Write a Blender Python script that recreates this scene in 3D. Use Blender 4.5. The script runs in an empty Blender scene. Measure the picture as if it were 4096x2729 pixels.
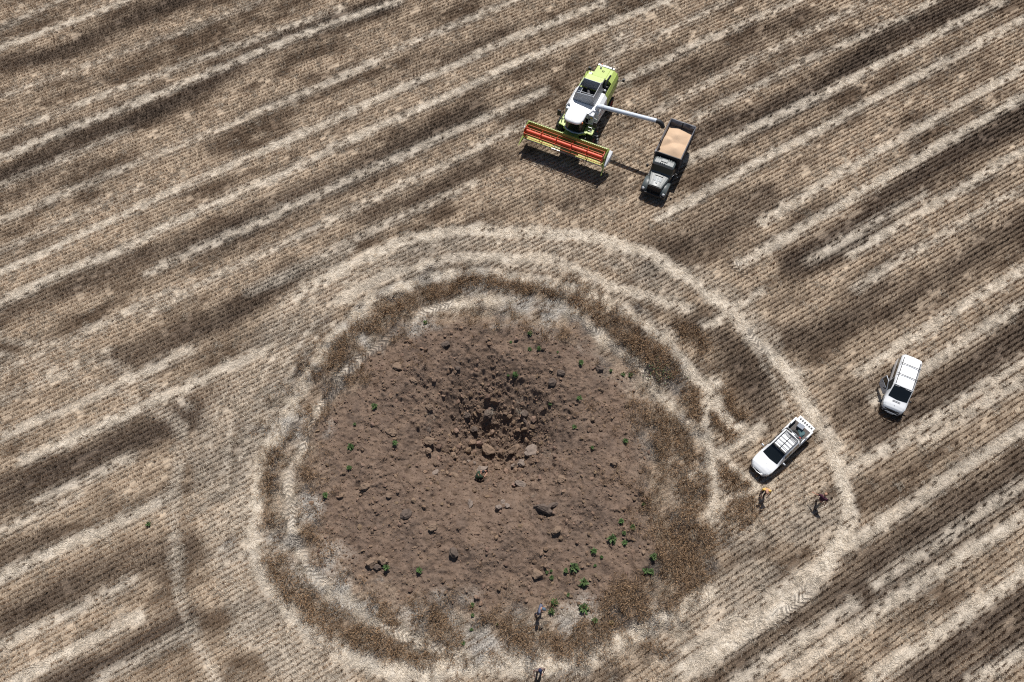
import bpy, bmesh, math, random
import numpy as np
from mathutils import Vector, Matrix, Euler
R = math.radians
random.seed(7)
rng = np.random.default_rng(11)
C = bpy.context.scene.collection

# ------------------------------------------------------------------ camera geometry
FPX, TILT, HCAM = 3400.0, R(27.45), 56.0          # focal length in photo pixels, tilt from straight down, height
ST, CT = math.sin(TILT), math.cos(TILT)
def G(u, v, z=0.0):
    """photo pixel -> point on the level plane at height z"""
    a, b = u - 2048.0, 1364.5 - v
    d = (a, b*CT + FPX*ST, b*ST - FPX*CT)
    k = (z - HCAM) / d[2]
    return Vector((d[0]*k, d[1]*k, z))
cam = bpy.data.cameras.new("camera"); camo = bpy.data.objects.new("camera", cam); C.objects.link(camo)
cam.sensor_width = 36.0; cam.lens = 36.0*FPX/4096.0; cam.clip_end = 3000; cam.clip_start = 1
camo.location = (0, 0, HCAM); camo.rotation_euler = (TILT, 0, 0)
bpy.context.scene.camera = camo

# ------------------------------------------------------------------ light
SUN_EL = R(60); SH = Vector((-0.22, -1.0)).normalized()     # direction the shadows fall
to_sun = Vector((-SH.x*math.cos(SUN_EL), -SH.y*math.cos(SUN_EL), math.sin(SUN_EL)))
w = bpy.data.worlds.new("World"); bpy.context.scene.world = w; w.use_nodes = True
nt = w.node_tree; nt.nodes.clear()
sky = nt.nodes.new("ShaderNodeTexSky"); sky.sky_type = 'NISHITA'; sky.sun_disc = False
sky.sun_elevation = SUN_EL; sky.sun_rotation = math.atan2(to_sun.x, to_sun.y)
bg = nt.nodes.new("ShaderNodeBackground"); bg.inputs[1].default_value = 0.055
wo = nt.nodes.new("ShaderNodeOutputWorld")
nt.links.new(sky.outputs[0], bg.inputs[0]); nt.links.new(bg.outputs[0], wo.inputs[0])
sl = bpy.data.lights.new("sun", 'SUN'); sl.energy = 4.6; sl.angle = R(0.5); sl.color = (1.0, 0.965, 0.92)
so = bpy.data.objects.new("sun", sl); C.objects.link(so)
so.rotation_euler = (-to_sun).to_track_quat('-Z', 'Y').to_euler(); so.location = (0, 0, 90)
vs = bpy.context.scene.view_settings
cy = bpy.context.scene.cycles; cy.use_denoising = False; cy.pixel_filter_type = 'BLACKMAN_HARRIS'; cy.filter_width = 1.15
vs.view_transform = 'Standard'; vs.look = 'None'; vs.exposure = 0.22; vs.gamma = 1.0

# ------------------------------------------------------------------ tagging
def tag(o, label=None, cat=None, group=None, kind=None):
    if label: o["label"] = label
    if cat: o["category"] = cat
    if group: o["group"] = group
    if kind: o["kind"] = kind
    return o
def empty(name, loc, rz=0.0, label=None, cat=None, group=None):
    o = bpy.data.objects.new(name, None); C.objects.link(o)
    o.location = loc; o.rotation_euler = (0, 0, rz); o.empty_display_size = 0.3
    return tag(o, label, cat, group)

# ------------------------------------------------------------------ numeric noise
def hash2(ix, iy, seed):
    h = (ix.astype(np.int64)*374761393 + iy.astype(np.int64)*668265263 + seed*974711) & 0x7fffffff
    h = ((h ^ (h >> 13))*1274126177) & 0x7fffffff
    h = h ^ (h >> 16)
    return (h & 0xffff)/65535.0
def vnoise(x, y, seed=0):
    ix, iy = np.floor(x), np.floor(y); fx, fy = x-ix, y-iy
    fx = fx*fx*(3-2*fx); fy = fy*fy*(3-2*fy)
    a, b = hash2(ix, iy, seed), hash2(ix+1, iy, seed)
    c, d = hash2(ix, iy+1, seed), hash2(ix+1, iy+1, seed)
    return (a*(1-fx)+b*fx)*(1-fy) + (c*(1-fx)+d*fx)*fy
def fbm(x, y, seed=0, octs=4):
    t, amp, tot = 0, 1.0, 0
    for o in range(octs):
        t = t + amp*vnoise(x*2**o + 17.3*o, y*2**o - 9.1*o, seed+o); tot += amp; amp *= 0.5
    return t/tot
def smooth(a, b, x):
    t = np.clip((x-a)/(b-a), 0, 1); return t*t*(3-2*t)

# ------------------------------------------------------------------ the pattern of the field, on a 0.2 m grid
ROW = R(30.7); CR, SR = math.cos(ROW), math.sin(ROW)
GX0, GX1, GY0, GY1, GS = -62.0, 62.0, -6.0, 82.0, 0.2
NX, NY = int(round((GX1-GX0)/GS))+1, int(round((GY1-GY0)/GS))+1
gx = GX0 + GS*np.arange(NX); gy = GY0 + GS*np.arange(NY)
XX, YY = np.meshgrid(gx, gy)                      # [iy, ix]
WX = XX + 1.0*(fbm(XX/2.6, YY/2.6, 3, 3)-0.5) + 0.3*(vnoise(XX/0.5, YY/0.5, 9)-0.5)
WY = YY + 1.0*(fbm(XX/2.6, YY/2.6, 5, 3)-0.5) + 0.3*(vnoise(XX/0.5, YY/0.5, 10)-0.5)
UU = XX*CR + YY*SR; VV = -XX*SR + YY*CR
BX = XX + 0.18*(fbm(XX/2.2, YY/2.2, 13, 3)-0.5) + 0.30*(vnoise(XX/0.4, YY/0.4, 19)-0.5)
BY = YY + 0.18*(fbm(XX/2.2, YY/2.2, 15, 3)-0.5) + 0.30*(vnoise(XX/0.4, YY/0.4, 20)-0.5)
def poly_dist(pts, band=False, pad=6.0):
    """distance of each grid point to a polyline given in photo pixels; (slice, distance, along, across)"""
    P = np.array([G(u, v).to_tuple()[:2] for u, v in pts])
    lo, hi = P.min(0)-pad, P.max(0)+pad
    i0, i1 = max(0, int((lo[0]-GX0)/GS)), min(NX, int((hi[0]-GX0)/GS)+2)
    j0, j1 = max(0, int((lo[1]-GY0)/GS)), min(NY, int((hi[1]-GY0)/GS)+2)
    if i1 <= i0 or j1 <= j0: return None
    x, y = (BX[j0:j1, i0:i1], BY[j0:j1, i0:i1]) if band else (WX[j0:j1, i0:i1], WY[j0:j1, i0:i1])
    best = np.full(x.shape, 1e9); al = np.zeros(x.shape); ac = np.zeros(x.shape); an = np.zeros(x.shape); acc = 0.0
    for a, b in zip(P[:-1], P[1:]):
        d = b-a; L = math.hypot(*d) or 1e-6; t = np.clip(((x-a[0])*d[0]+(y-a[1])*d[1])/(L*L), 0, 1)
        ex, ey = x-(a[0]+t*d[0]), y-(a[1]+t*d[1]); dd = np.hypot(ex, ey); m = dd < best
        best[m] = dd[m]; al[m] = (acc+t*L)[m]; ac[m] = ((ey*d[0]-ex*d[1])/L)[m]; an[m] = math.atan2(d[1], d[0]); acc += L
    return (slice(j0, j1), slice(i0, i1)), best, al, ac, an
STRAW = np.zeros_like(XX); DARK = np.zeros_like(XX); WHEAT = np.zeros_like(XX); FLAT = np.zeros_like(XX)
TREAD = np.zeros_like(XX); TU = np.zeros_like(XX); TV = np.zeros_like(XX); DIRN = np.full_like(XX, ROW)
def stroke(A, pts, width, s=1.0, soft=0.5, rag=0.45, seed=0, flat=0.0, direct=False, band=False):
    r = poly_dist(pts, band)
    if r is None: return
    sl, d, al, ac, an = r
    n = fbm(UU[sl]/3.5, VV[sl]/.55, 40+seed, 4) if band else fbm(XX[sl]/1.3, YY[sl]/1.3, 40+seed, 4)
    m = s*smooth(width*0.5+soft, width*0.5-soft, d)*np.clip(1-rag+rag*2.2*n, 0, 1.15)
    A[sl] = np.maximum(A[sl], m)
    if flat: FLAT[sl] = np.maximum(FLAT[sl], flat*smooth(width*0.5+0.35, width*0.5-0.25, d))
    if direct:
        k = d < width*0.6; q = DIRN[sl]; q[k] = an[k]
def tread(pts, width=0.8, s=1.0):
    r = poly_dist(pts)
    if r is None: return
    sl, d, al, ac, an = r
    m = s*smooth(width*0.5+0.1, width*0.5-0.12, d)*np.clip(2.6*fbm(XX[sl]/1.8, YY[sl]/1.8, 77, 2)-0.45, 0, 1)
    k = m > TREAD[sl]
    for A, B in ((TREAD, m), (TU, al), (TV, ac)):
        q = A[sl]; q[k] = B[k]

# pale strips of chaff and pressed stubble along the rows (photo pixels)
ROWBANDS = [
 (.95, [(0,191),(232,110),(505,0)]), (.55, [(0,115),(174,35),(250,0)]), (.5, [(0,385),(116,345),(371,255),(640,157),(870,75),(1050,0)]),
 (.7, [(0,545),(240,447),(464,360),(754,255),(1103,125),(1366,30)]), (.95, [(0,632),(290,511),(580,400),(870,279),(1160,157),(1366,83),(1600,0)]),
 (.75, [(0,885),(348,735),(580,640),(870,520),(1160,395),(1366,310),(1569,205),(1772,122),(1946,46),(2062,0)]),
 (1., [(0,1096),(435,888),(754,737),(1045,609),(1366,462),(1540,380),(1772,284),(2004,174),(2178,104),(2411,12)]),
 (1., [(0,1212),(232,1100),(464,1009),(667,905),(928,783),(1160,685),(1366,577),(1540,493),(1772,395),(2004,279),(2236,182),(2500,70),(2680,0)]),
 (.8, [(600,1085),(850,970),(1103,859),(1366,735),(1656,600),(1830,522),(2004,441),(2178,360)]),
 (.7, [(600,1250),(800,1140),(1000,1040),(1366,860),(1598,745),(1888,602),(2091,500)]),
 (.6, [(0,745),(250,640),(500,530)]), (.5, [(0,1005),(300,870),(560,750)]),
 (.6, [(2420,230),(2600,150),(2732,95),(2840,40),(2920,0)]), (.8, [(2450,345),(2600,270),(2732,203),(2964,100),(3196,0)]),
 (.65, [(2600,460),(2848,325),(3080,205),(3312,90),(3486,0)]), (.7, [(2780,475),(2848,435),(3138,285),(3312,203),(3602,75),(3740,0)]),
 (1., [(2700,670),(2964,540),(3138,454),(3347,350),(3602,215),(3893,60),(4009,0)]), (1., [(2640,870),(2732,824),(3022,656),(3312,499),(3602,342),(3893,185),(4096,75)]),
 (1., [(3051,890),(3312,720),(3602,557),(3893,385),(4096,265)]), (1., [(2960,1060),(3225,905),(3486,745),(3718,607),(3893,499),(4096,380)]),
 (.9, [(3400,1020),(3602,900),(3893,727),(4096,600)]), (.7, [(3237,1043),(3486,900),(3700,775)]), (.7, [(3423,1152),(3637,1020),(3900,860),(4096,745)]),
 (.9, [(3440,1490),(3631,1368),(3835,1235),(4096,1071)]), (.9, [(3500,1600),(3718,1457),(3950,1305),(4096,1210)]), (.8, [(3400,1880),(3560,1790),(3747,1670),(4096,1442)]),
 (.8, [(3690,1775),(3900,1640),(4096,1515)]), (.95, [(3360,2200),(3573,2060),(3820,1895),(4096,1715)]), (.9, [(3138,2700),(3428,2504),(3777,2272),(4096,2063)]),
 (.95, [(3500,2710),(3602,2635),(3835,2470),(4096,2290)]), (.8, [(2732,2612),(3022,2428),(3240,2280)]), (.8, [(2940,2729),(3240,2540),(3420,2420)]),
 (.8, [(3900,2729),(4096,2600)]), (.7, [(3500,2340),(3760,2165),(4096,1935)]),
 (.95, [(0,2311),(232,2196),(493,2082),(667,1995)]), (.8, [(0,2585),(290,2447),(522,2331)]), (.95, [(58,2724),(290,2602),(551,2467)]),
 (.7, [(145,2003),(348,1915),(522,1830)]), (.85, [(0,1751),(348,1600),(580,1490),(760,1400)]), (1., [(100,1840),(203,1798),(609,1610),(870,1490),(1080,1390)]),
 (.6, [(0,1600),(200,1510),(420,1410)]), (.6, [(0,2130),(150,2060),(300,1990)]), (.6, [(400,2720),(600,2610),(760,2520)]), (.6, [(0,1490),(240,1380),(470,1270),(700,1160)]),
 (.6, [(1300,1010),(1600,870),(1900,730)]),
]
for i, (s, p) in enumerate(ROWBANDS): stroke(STRAW, p, 0.72, s*.9, 0.5, 0.5, i, flat=0.8*s, band=True)
# darker stubble with little chaff; one stroke paints the combine header's shadow
DARKS = [
 (.9, 2.6, [(-80,260),(120,240),(240,215),(400,140),(560,55),(740,-10)]), (.6,1.6,[(-50,830),(130,740),(380,640)]),
 (1., 2.4, [(-60,735),(230,615),(580,460),(780,360),(930,270),(1050,190),(1300,95),(1560,20)]), (.7, 3.0, [(40,590),(330,520),(620,400)]),
 (.95, 2.6, [(900,950),(1120,830),(1300,750),(1450,690),(1640,570),(1800,500),(1900,450)]), (.7, 2.4, [(-40,1280),(170,1200),(520,1050),(900,950)]), (.5,1.8,[(1560,330),(1800,230),(2050,110)]),
 (.9, 2.2, [(470,1450),(640,1380),(870,1290),(1050,1180),(1170,1090)]), (.5, 2., [(1450,880),(1700,780),(1960,640)]),
 (1., 2.9, [(-60,2000),(140,1920),(350,1830),(600,1720),(760,1640)]), (.7, 2.6, [(40,2480),(300,2330),(520,2260),(720,2190)]), (1., 2.2, [(240,2740),(430,2650),(560,2570),(740,2470)]),
 (.5, 1.8, [(-40,2260),(200,2150)]), (.55,1.6,[(-20,2500),(250,2370),(400,2300)]),
 (1., 2.6, [(2790,560),(2900,500),(3080,460),(3270,350),(3420,260),(3560,170),(3680,100),(3880,10)]), (.9, 2.0, [(3480,160),(3620,110),(3760,70)]),
 (.75, 3.2, [(2610,1060),(2780,960),(2900,890),(3060,800)]), (.7, 2.0, [(2270,830),(2400,760),(2470,720)]), (.5, 2., [(2730,330),(2950,220),(3200,60)]),  # second stroke: shade under the combine header, painted into the ground tone
 (1., 2.9, [(3180,1050),(3420,930),(3560,800),(3760,650),(3950,540),(4140,430)]), (.7, 2.6, [(3170,1350),(3350,1310),(3450,1230),(3540,1150)]), (.6,2.2,[(3560,1260),(3750,1120),(3960,960),(4140,860)]),
 (.85, 2.6, [(3480,1760),(3650,1640),(3830,1540),(3960,1430),(4140,1290)]), (.6, 3., [(3420,1620),(3600,1530)]),
 (.85, 3.2, [(3330,2420),(3560,2260),(3780,2110),(3930,2010),(4140,1890)]), (.95, 3.6, [(3720,2740),(3860,2620),(4010,2530),(4160,2430)]), (.6,2.2,[(3000,2640),(3200,2500),(3360,2390)]),
 (.75, 2.6, [(2760,1290),(2900,1370),(2990,1480),(3050,1580),(3050,1680)]), (.5, 1.6, [(2950,2200),(3060,2160),(3200,2090)]), (.5, 3., [(620,1640),(740,1610),(860,1560)]),
]
for i, (s, wd, p) in enumerate(DARKS): stroke(DARK, p, wd*.95, s, 1.0, 0.55, 100+i, band=True)
# round tracks driven about the crater
RINGS = [
 (1., 1.5, [(1200,1190),(1366,1080),(1511,1009),(1656,962),(1772,935),(1946,922),(2120,927),(2294,945),(2440,974),(2556,1014),(2643,1055),(2732,1100),(2848,1180),(2923,1241),(2993,1316),(3080,1403),(3167,1490),(3214,1577),(3254,1653),(3300,1740),(3340,1830),(3375,1910),(3390,1993),(3388,2080),(3360,2167),(3290,2260),(3190,2370),(3060,2470),(2900,2580),(2732,2690)]),
 (.8, 1.3, [(1366,1200),(1540,1100),(1714,1055),(1888,1032),(2091,1026),(2236,1049),(2352,1101),(2500,1150),(2620,1190),(2740,1250)]),
 (1., 1.2, [(1366,1330),(1306,1400),(1248,1480),(1190,1577),(1130,1680),(1080,1760),(1045,1840),(1030,1935),(1016,2022),(1010,2109),(1016,2196),(1045,2283),(1079,2341),(1132,2417),(1190,2475),(1277,2550),(1366,2620),(1480,2665),(1598,2690),(1750,2690)]),
 (1., 1.3, [(1560,2668),(1830,2672),(2004,2666),(2120,2660),(2207,2668),(2352,2645),(2469,2568),(2585,2510),(2732,2446),(2860,2370)]),
 (1., 1.2, [(1306,1400),(1366,1320),(1450,1225),(1540,1160),(1714,1113),(1888,1096),(2062,1101),(2178,1125),(2323,1160),(2469,1222),(2540,1268),(2614,1328),(2690,1400),(2767,1502),(2836,1560),(2894,1630),(2960,1705)]),
 (1., 1.05, [(1860,2631),(1772,2591),(1656,2562),(1569,2533),(1453,2475),(1340,2400),(1277,2320),(1248,2260),(1207,2195),(1175,2150),(1160,2080),(1155,1993),(1166,1900),(1190,1830),(1225,1740),(1270,1645),(1323,1570),(1366,1495),(1453,1421),(1540,1363),(1627,1310),(1714,1260),(1801,1228),(1917,1212),(2062,1198)]),
 (.95, 1.05, [(2225,1229),(2323,1281),(2410,1340),(2498,1415),(2560,1470),(2643,1577),(2700,1650),(2767,1722),(2819,1769),(2870,1830)]),
 (1., .95, [(2865,1525),(2848,1577),(2825,1630),(2819,1700),(2825,1769),(2840,1850),(2852,1950),(2858,2020),(2850,2090)]),
 (.95, .9, [(2740,1915),(2800,1875),(2850,1840),(2950,1780),(3050,1710)]), (.9, .9, [(2906,1838),(2964,1913),(3020,1952)]), (.85, .9, [(2870,2060),(2920,2010),(2990,1960)]),
 (.28, 4.0, [(1320,1130),(1230,1230),(1150,1330),(1080,1430),(1000,1530),(930,1640),(900,1740),(880,1870),(890,2000),(930,2120),(970,2250),(1010,2360),(1080,2460),(1180,2560)]),
 (.42, 2.0, [(1100,1560),(1040,1680),(990,1800),(970,1950),(980,2100),(1000,2250)]), (.6, 1.4, [(1010,1150),(1100,1120),(1250,1050),(1400,990)]),
 (.5, .7, [(-20,1339),(116,1368),(261,1409),(360,1426),(424,1455),(505,1484),(580,1525),(690,1575),(760,1640)]), (.55, .75, [(-20,1400),(145,1461),(279,1508),(406,1542),(493,1571),(609,1624),(667,1659),(725,1715),(765,1780),(800,1880),(840,1960)]),
 (.62, .8, [(725,1780),(712,1850),(696,1935),(690,2051),(690,2144),(696,2254),(708,2341),(737,2428),(760,2515),(820,2620),(880,2729)]), (.45, 1.5, [(860,2100),(900,2250),(950,2400),(1040,2540),(1160,2650),(1300,2729)]),
 (.30, 2.2, [(3100,2050),(3180,1960),(3240,1860)]), (.32, 2.6, [(3020,1960),(3160,2060),(3320,2070)]), (.28, 2.2, [(2900,2140),(3100,2100),(3280,2150)]), (.32, 2.4, [(2680,2560),(2860,2440),(3040,2290)]),
 (.5, 2.5, [(1330,2690),(1150,2620),(1000,2500)]), (.34, 1.6, [(1400,1140),(1650,1010),(1900,965),(2200,975),(2450,1030),(2700,1160)]),
 (.6, 1.6, [(2425,300),(2432,240),(2450,190),(2500,130)]),
 (.35, 2.0, [(2800,1110),(2950,1230),(3080,1360)]), (1., .5, [(2940,1235),(2880,1280),(2810,1310)]), (1., .5, [(2930,1230),(2990,1195),(3040,1165)]),
]
for i, (s, wd, p) in enumerate(RINGS): stroke(STRAW, p, wd*(.72 if wd < 1.6 else 1), s*.92, 0.40, 0.5, 200+i, flat=s if s > .7 else .45*s, direct=(wd < 1.6))
for i, (s, p) in enumerate([(.7, [(1290,1280),(1200,1380),(1120,1490),(1040,1610),(985,1730),(960,1850),(955,1980),(970,2110),(1000,2240),(1050,2360)]), (.6, [(1240,1250),(1140,1370),(1040,1500),(960,1620),(915,1750),(895,1880),(905,2010),(935,2150),(975,2290)]),
    (.55, [(1180,1220),(1080,1330),(980,1450),(890,1580),(850,1720),(840,1860),(850,2000)]), (.65, [(1330,1290),(1240,1400),(1150,1530),(1080,1660),(1010,1800),(990,1930)]), (.6, [(1366,1140),(1520,1050),(1700,990),(1900,965),(2120,970),(2320,1000),(2500,1060)]),
    (.55, [(1900,1065),(2100,1060),(2280,1095),(2440,1160),(2580,1250),(2720,1370)]), (.5, [(1030,2400),(1130,2520),(1260,2620),(1400,2700)]), (.5, [(2790,1120),(2920,1260),(3040,1420),(3120,1560),(3180,1700)])]): stroke(STRAW, p, .42, s, .3, .5, 400+i, flat=.6*s)
for p in ([(1860,2640),(1772,2595),(1656,2562),(1569,2533)], [(1340,2400),(1277,2320),(1248,2260),(1207,2195),(1175,2150),(1160,2080),(1155,1993),(1166,1900),(1190,1830),(1225,1740),(1270,1645),(1323,1570),(1366,1495),(1453,1421),(1540,1363),(1627,1310),(1714,1260),(1801,1228)],
          [(2323,1281),(2410,1340),(2498,1415),(2560,1470),(2643,1577)], [(2920,1060),(2980,1110)], [(3255,2330),(3150,2440),(3020,2540)], [(3010,1330),(3060,1420),(3060,1540)]): tread(p)
# patches of standing crop left uncut
WHEATS = [
 (1.,2.0,[(2290,1165),(2380,1215),(2470,1290),(2560,1380),(2640,1450)]), (1.,1.1,[(1740,1190),(1860,1140),(2000,1130),(2120,1140),(2220,1160),(2330,1200)]), (.9,1.0,[(1430,1320),(1500,1275),(1580,1240),(1690,1200)]),
 (.9,1.2,[(1320,1450),(1370,1395)]), (1.,.9,[(1425,1490),(1470,1525)]), (.8,.8,[(1600,1345),(1690,1310)]), (.9,.8,[(1085,1790),(1072,1850),(1068,1950)]), (.9,.7,[(1058,2010),(1062,2085)]), (.8,.9,[(1250,1880),(1330,1935)]),
 (.9,.9,[(1245,2130),(1285,2235)]), (.9,.9,[(1100,2220),(1132,2310)]), (.95,1.6,[(1135,2350),(1250,2405),(1300,2490),(1335,2570)]), (.95,1.4,[(1366,2500),(1453,2560),(1560,2605)]), (.95,1.0,[(1570,2610),(1700,2640),(1830,2645)]),
 (.95,1.4,[(1775,2440),(1800,2560)]), (.8,1.2,[(1510,2400),(1570,2490)]), (.7,1.2,[(1640,2420),(1700,2520)]), (.8,1.4,[(2030,2510),(2120,2600)]), (.9,1.5,[(2190,2590),(2300,2610),(2400,2590)]), (.9,1.2,[(2330,2550),(2450,2510)]), (.7,1.0,[(1920,2400),(1960,2450)]),
 (.6,1.6,[(2410,1905),(2530,1965)]), (1.,2.2,[(2590,2100),(2680,2150),(2760,2220)]), (.85,1.8,[(2585,2340),(2670,2400)]), (.85,1.8,[(2480,2350),(2585,2450)]), (.85,1.6,[(2660,1840),(2740,1910)]), (.85,1.6,[(2585,1640),(2700,1720)]), (.85,1.4,[(2640,1760),(2740,1820)]),
 (.5,1.8,[(2350,1640),(2530,1700)]), (1.,1.4,[(2740,1570),(2790,1650)]), (.8,1.3,[(2870,1660),(2930,1730)]), (.8,1.2,[(2900,1570),(2960,1650)]), (1.,1.5,[(2745,1930),(2815,2000)]), (.95,1.4,[(2890,1900),(2945,1955)]), (1.,1.9,[(2890,2100),(2990,2045)]), (.95,1.8,[(2740,2090),(2820,2180)]),
 (.9,2.,[(2700,2250),(2790,2320)]), (.7,1.2,[(2730,1330),(2810,1400)]), (.5,1.6,[(2060,1330),(2250,1340)]), (.6,1.2,[(1890,1310),(1960,1330)]), (.7,.9,[(1640,1440),(1700,1460)]), (.7,1.0,[(1560,1420),(1640,1480)]), (.6,1.0,[(1240,2010),(1300,2040)]), (.6,1.,[(1240,1770),(1300,1800)]),
]
for i, (s, wd, p) in enumerate(WHEATS): stroke(WHEAT, p, wd, s, 0.45, 0.5, 300+i)

# bare thrown soil about the crater
SOILPOLY = [(1440,1450),(1560,1345),(1720,1290),(1900,1275),(2100,1290),(2280,1310),(2380,1380),(2450,1470),(2540,1560),(2570,1650),(2590,1760),(2610,1850),(2600,1960),(2590,2080),(2600,2150),(2620,2250),(2560,2370),(2400,2420),(2200,2430),(2050,2430),(1850,2410),(1650,2390),(1480,2330),(1380,2270),(1300,2180),(1250,2080),(1260,1950),(1225,1830),(1280,1700),(1350,1560)]
SP = np.array([G(u, v).to_tuple()[:2] for u, v in SOILPOLY])
def in_poly(P, x, y):
    c = np.zeros(x.shape, bool); n = len(P)
    for i in range(n):
        a, b = P[i], P[i-1]
        m = (a[1] > y) != (b[1] > y)
        c ^= m & (x < (b[0]-a[0])*(y-a[1])/((b[1]-a[1]) or 1e-9)+a[0])
    return c
sd = np.full(XX.shape, 40.0)
r = poly_dist(SOILPOLY+SOILPOLY[:1], pad=9.0); sd[r[0]] = r[1]
sd = np.where(in_poly(SP, WX, WY), -sd, sd)       # signed distance to the edge of the bare soil
SOIL = smooth(1.7, -1.7, sd + 3.2*(fbm(XX/1.7, YY/1.7, 61, 4)-0.5))
INNER = smooth(5.0, 2.0, sd)                       # the ring of trampled crop about it
WHEAT = np.maximum(WHEAT, 0.55*smooth(4.6, 3.2, sd)*smooth(-3.0, -0.4, sd)*smooth(0.50, 0.66, fbm(XX/.9, YY/.9, 71, 4)))
WHEAT *= (1-0.55*smooth(.3, .9, FLAT))*(.45+.75*smooth(.38, .56, fbm(XX/.7, YY/.7, 79, 3)))
ASH = smooth(6, 3, sd)*smooth(0.50, 0.66, fbm(XX/1.1, YY/1.1, 91, 4))*(1-.75*smooth(.3, .8, SOIL))
ASH = np.maximum(ASH, 0)
for (u, v, rr, s) in ((1720,1085,.7,1),(1690,1120,.9,1),(1580,1190,.6,1),(2650,1490,1.3,1),(2610,1460,1.0,1),(1440,1225,.5,.9),(930,2165,.5,1),(2855,2275,.8,1),(2905,2160,.9,.8),(2800,2170,1.0,.9),(2040,1160,1.2,.5),(1400,1290,.8,.6),(2180,1255,.8,1),(1640,1120,.4,1),(1900,1120,.5,.6),(2560,1235,.6,1),(2070,2430,.8,.7)):
    p = G(u, v); ASH = np.maximum(ASH, s*smooth(rr*1.2, rr*0.5, np.hypot(WX-p.x, WY-p.y)))
PX0 = G(1900, 1800).x
PALEASH = smooth(5, 2.5, sd)*smooth(-1.5, -.2, sd)*(1-.8*smooth(6, 9, XX-PX0))*smooth(0.54, 0.70, fbm(XX/2.3+40, YY/2.3, 95, 4))
for (u, v, rr) in ((2000,1170,1.3),(2300,2500,1.9),(2080,2520,1.7),(1480,2440,1.6),(1640,2480,1.4),(1190,1750,1.3),(1290,1700,1.2),(1260,2300,1.3),(2350,2450,1.5),(1180,2340,.8),(920,2180,1.0),(1860,2560,1.8),(2600,2430,1.3)):
    p = G(u, v); PALEASH = np.maximum(PALEASH, 0.8*smooth(rr*1.1, rr*0.3, np.hypot(WX-p.x, WY-p.y))*smooth(.3, .6, fbm(XX/.9, YY/.9, 97, 3)))
STRAW *= (1-0.85*SOIL); DARK *= (1-smooth(.2, .8, SOIL)); DARK *= (1-0.5*STRAW)
# slow drifts of tone over the field, drawn out along the rows
TONE = fbm(UU/7.0, VV/1.6, 21, 4); TONE2 = fbm(UU/1.6, VV/.8, 25, 3)
LITTER = np.clip(0.42 + 1.5*(TONE-0.5) + 0.9*(TONE2-0.5), 0, 1)*(1-0.8*DARK)
def samp(A, x, y):
    fx = np.clip((x-GX0)/GS, 0, NX-1.001); fy = np.clip((y-GY0)/GS, 0, NY-1.001)
    i, j = fx.astype(int), fy.astype(int); a, b = fx-i, fy-j
    return (A[j, i]*(1-a)+A[j, i+1]*a)*(1-b) + (A[j+1, i]*(1-a)+A[j+1, i+1]*a)*b

# height of the ground: a bowl with a low rim and a pit at its foot
PIT = G(1960, 1735); 
def crater_z(x, y):
    dx, dy = x-PIT.x, y-PIT.y
    d = np.hypot(dx, dy*1.02)
    edge = samp(SOIL, x, y)
    fade = smooth(0.15, 0.6, edge)
    bowl = -4.3*np.exp(-(d/3.7)**2) + 0.55*np.exp(-((d-7.6)/2.6)**2)
    p2 = G(1905, 1868); pit = -0.35*np.exp(-(np.hypot(x-p2.x, y-p2.y)/0.7)**2)
    p3 = G(1990, 1770); pit = pit - 0.35*np.exp(-(np.hypot(x-p3.x, y-p3.y)/1.1)**2)
    lumps = 0.9*(fbm(x/2.2, y/2.2, 130, 4)-0.5) + 0.5*(fbm(x/.7, y/.7, 133, 4)-0.5)
    rid = np.abs(fbm(x/.8+5, y/.8, 137, 3)-0.5)
    lumps = lumps + 0.30*(0.25-rid) + 0.16*(fbm(x/.2, y/.2, 151, 2)-0.5)
    n = fbm(x/.27, y/.27, 141, 3)
    lumps = lumps + 0.55*np.maximum(0, n-0.5)
    return fade*(bowl+pit+lumps*(0.65+0.5*smooth(10, 2, d)))
# ------------------------------------------------------------------ materials
MATS = {}
class NT:
    def __init__(s, m): s.m = m; s.t = m.node_tree; s.N = s.t.nodes; s.L = s.t.links
    def n(s, kind, **kw):
        x = s.N.new(kind)
        for k, v in kw.items(): setattr(x, k, v)
        return x
    def link(s, a, b): s.L.new(a, b)
    def attr(s, name, kind='GEOMETRY'):
        x = s.n("ShaderNodeAttribute"); x.attribute_name = name; x.attribute_type = kind; return x
    def noise(s, scale, detail=4, rough=.55, vec=None):
        x = s.n("ShaderNodeTexNoise"); x.inputs["Scale"].default_value = scale; x.inputs["Detail"].default_value = detail; x.inputs["Roughness"].default_value = rough
        if vec is not None: s.link(vec, x.inputs["Vector"])
        return x.outputs["Fac"]
    def math(s, op, a, b=None, clamp=False):
        x = s.n("ShaderNodeMath"); x.operation = op; x.use_clamp = clamp
        for i, q in enumerate((a, b)):
            if q is None: continue
            if isinstance(q, (int, float)): x.inputs[i].default_value = q
            else: s.link(q, x.inputs[i])
        return x.outputs[0]
    def ramp(s, f, lo, hi):
        x = s.n("ShaderNodeMapRange"); x.interpolation_type = 'SMOOTHSTEP'; s.link(f, x.inputs[0]); x.inputs[1].default_value = lo; x.inputs[2].default_value = hi
        return x.outputs[0]
    def mix(s, f, a, b):
        x = s.n("ShaderNodeMix"); x.data_type = 'RGBA'
        for i, q in ((0, f), (6, a), (7, b)):
            if isinstance(q, (int, float)): x.inputs[i].default_value = q
            elif isinstance(q, tuple): x.inputs[i].default_value = (*q, 1) if len(q) == 3 else q
            else: s.link(q, x.inputs[i])
        return x.outputs[2]
    def pos(s):
        return s.n("ShaderNodeTexCoord").outputs["Object"]
def new_mat(name):
    m = bpy.data.materials.new(name); m.use_nodes = True; t = NT(m); t.b = t.N["Principled BSDF"]; MATS[name] = m; return m, t
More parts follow.
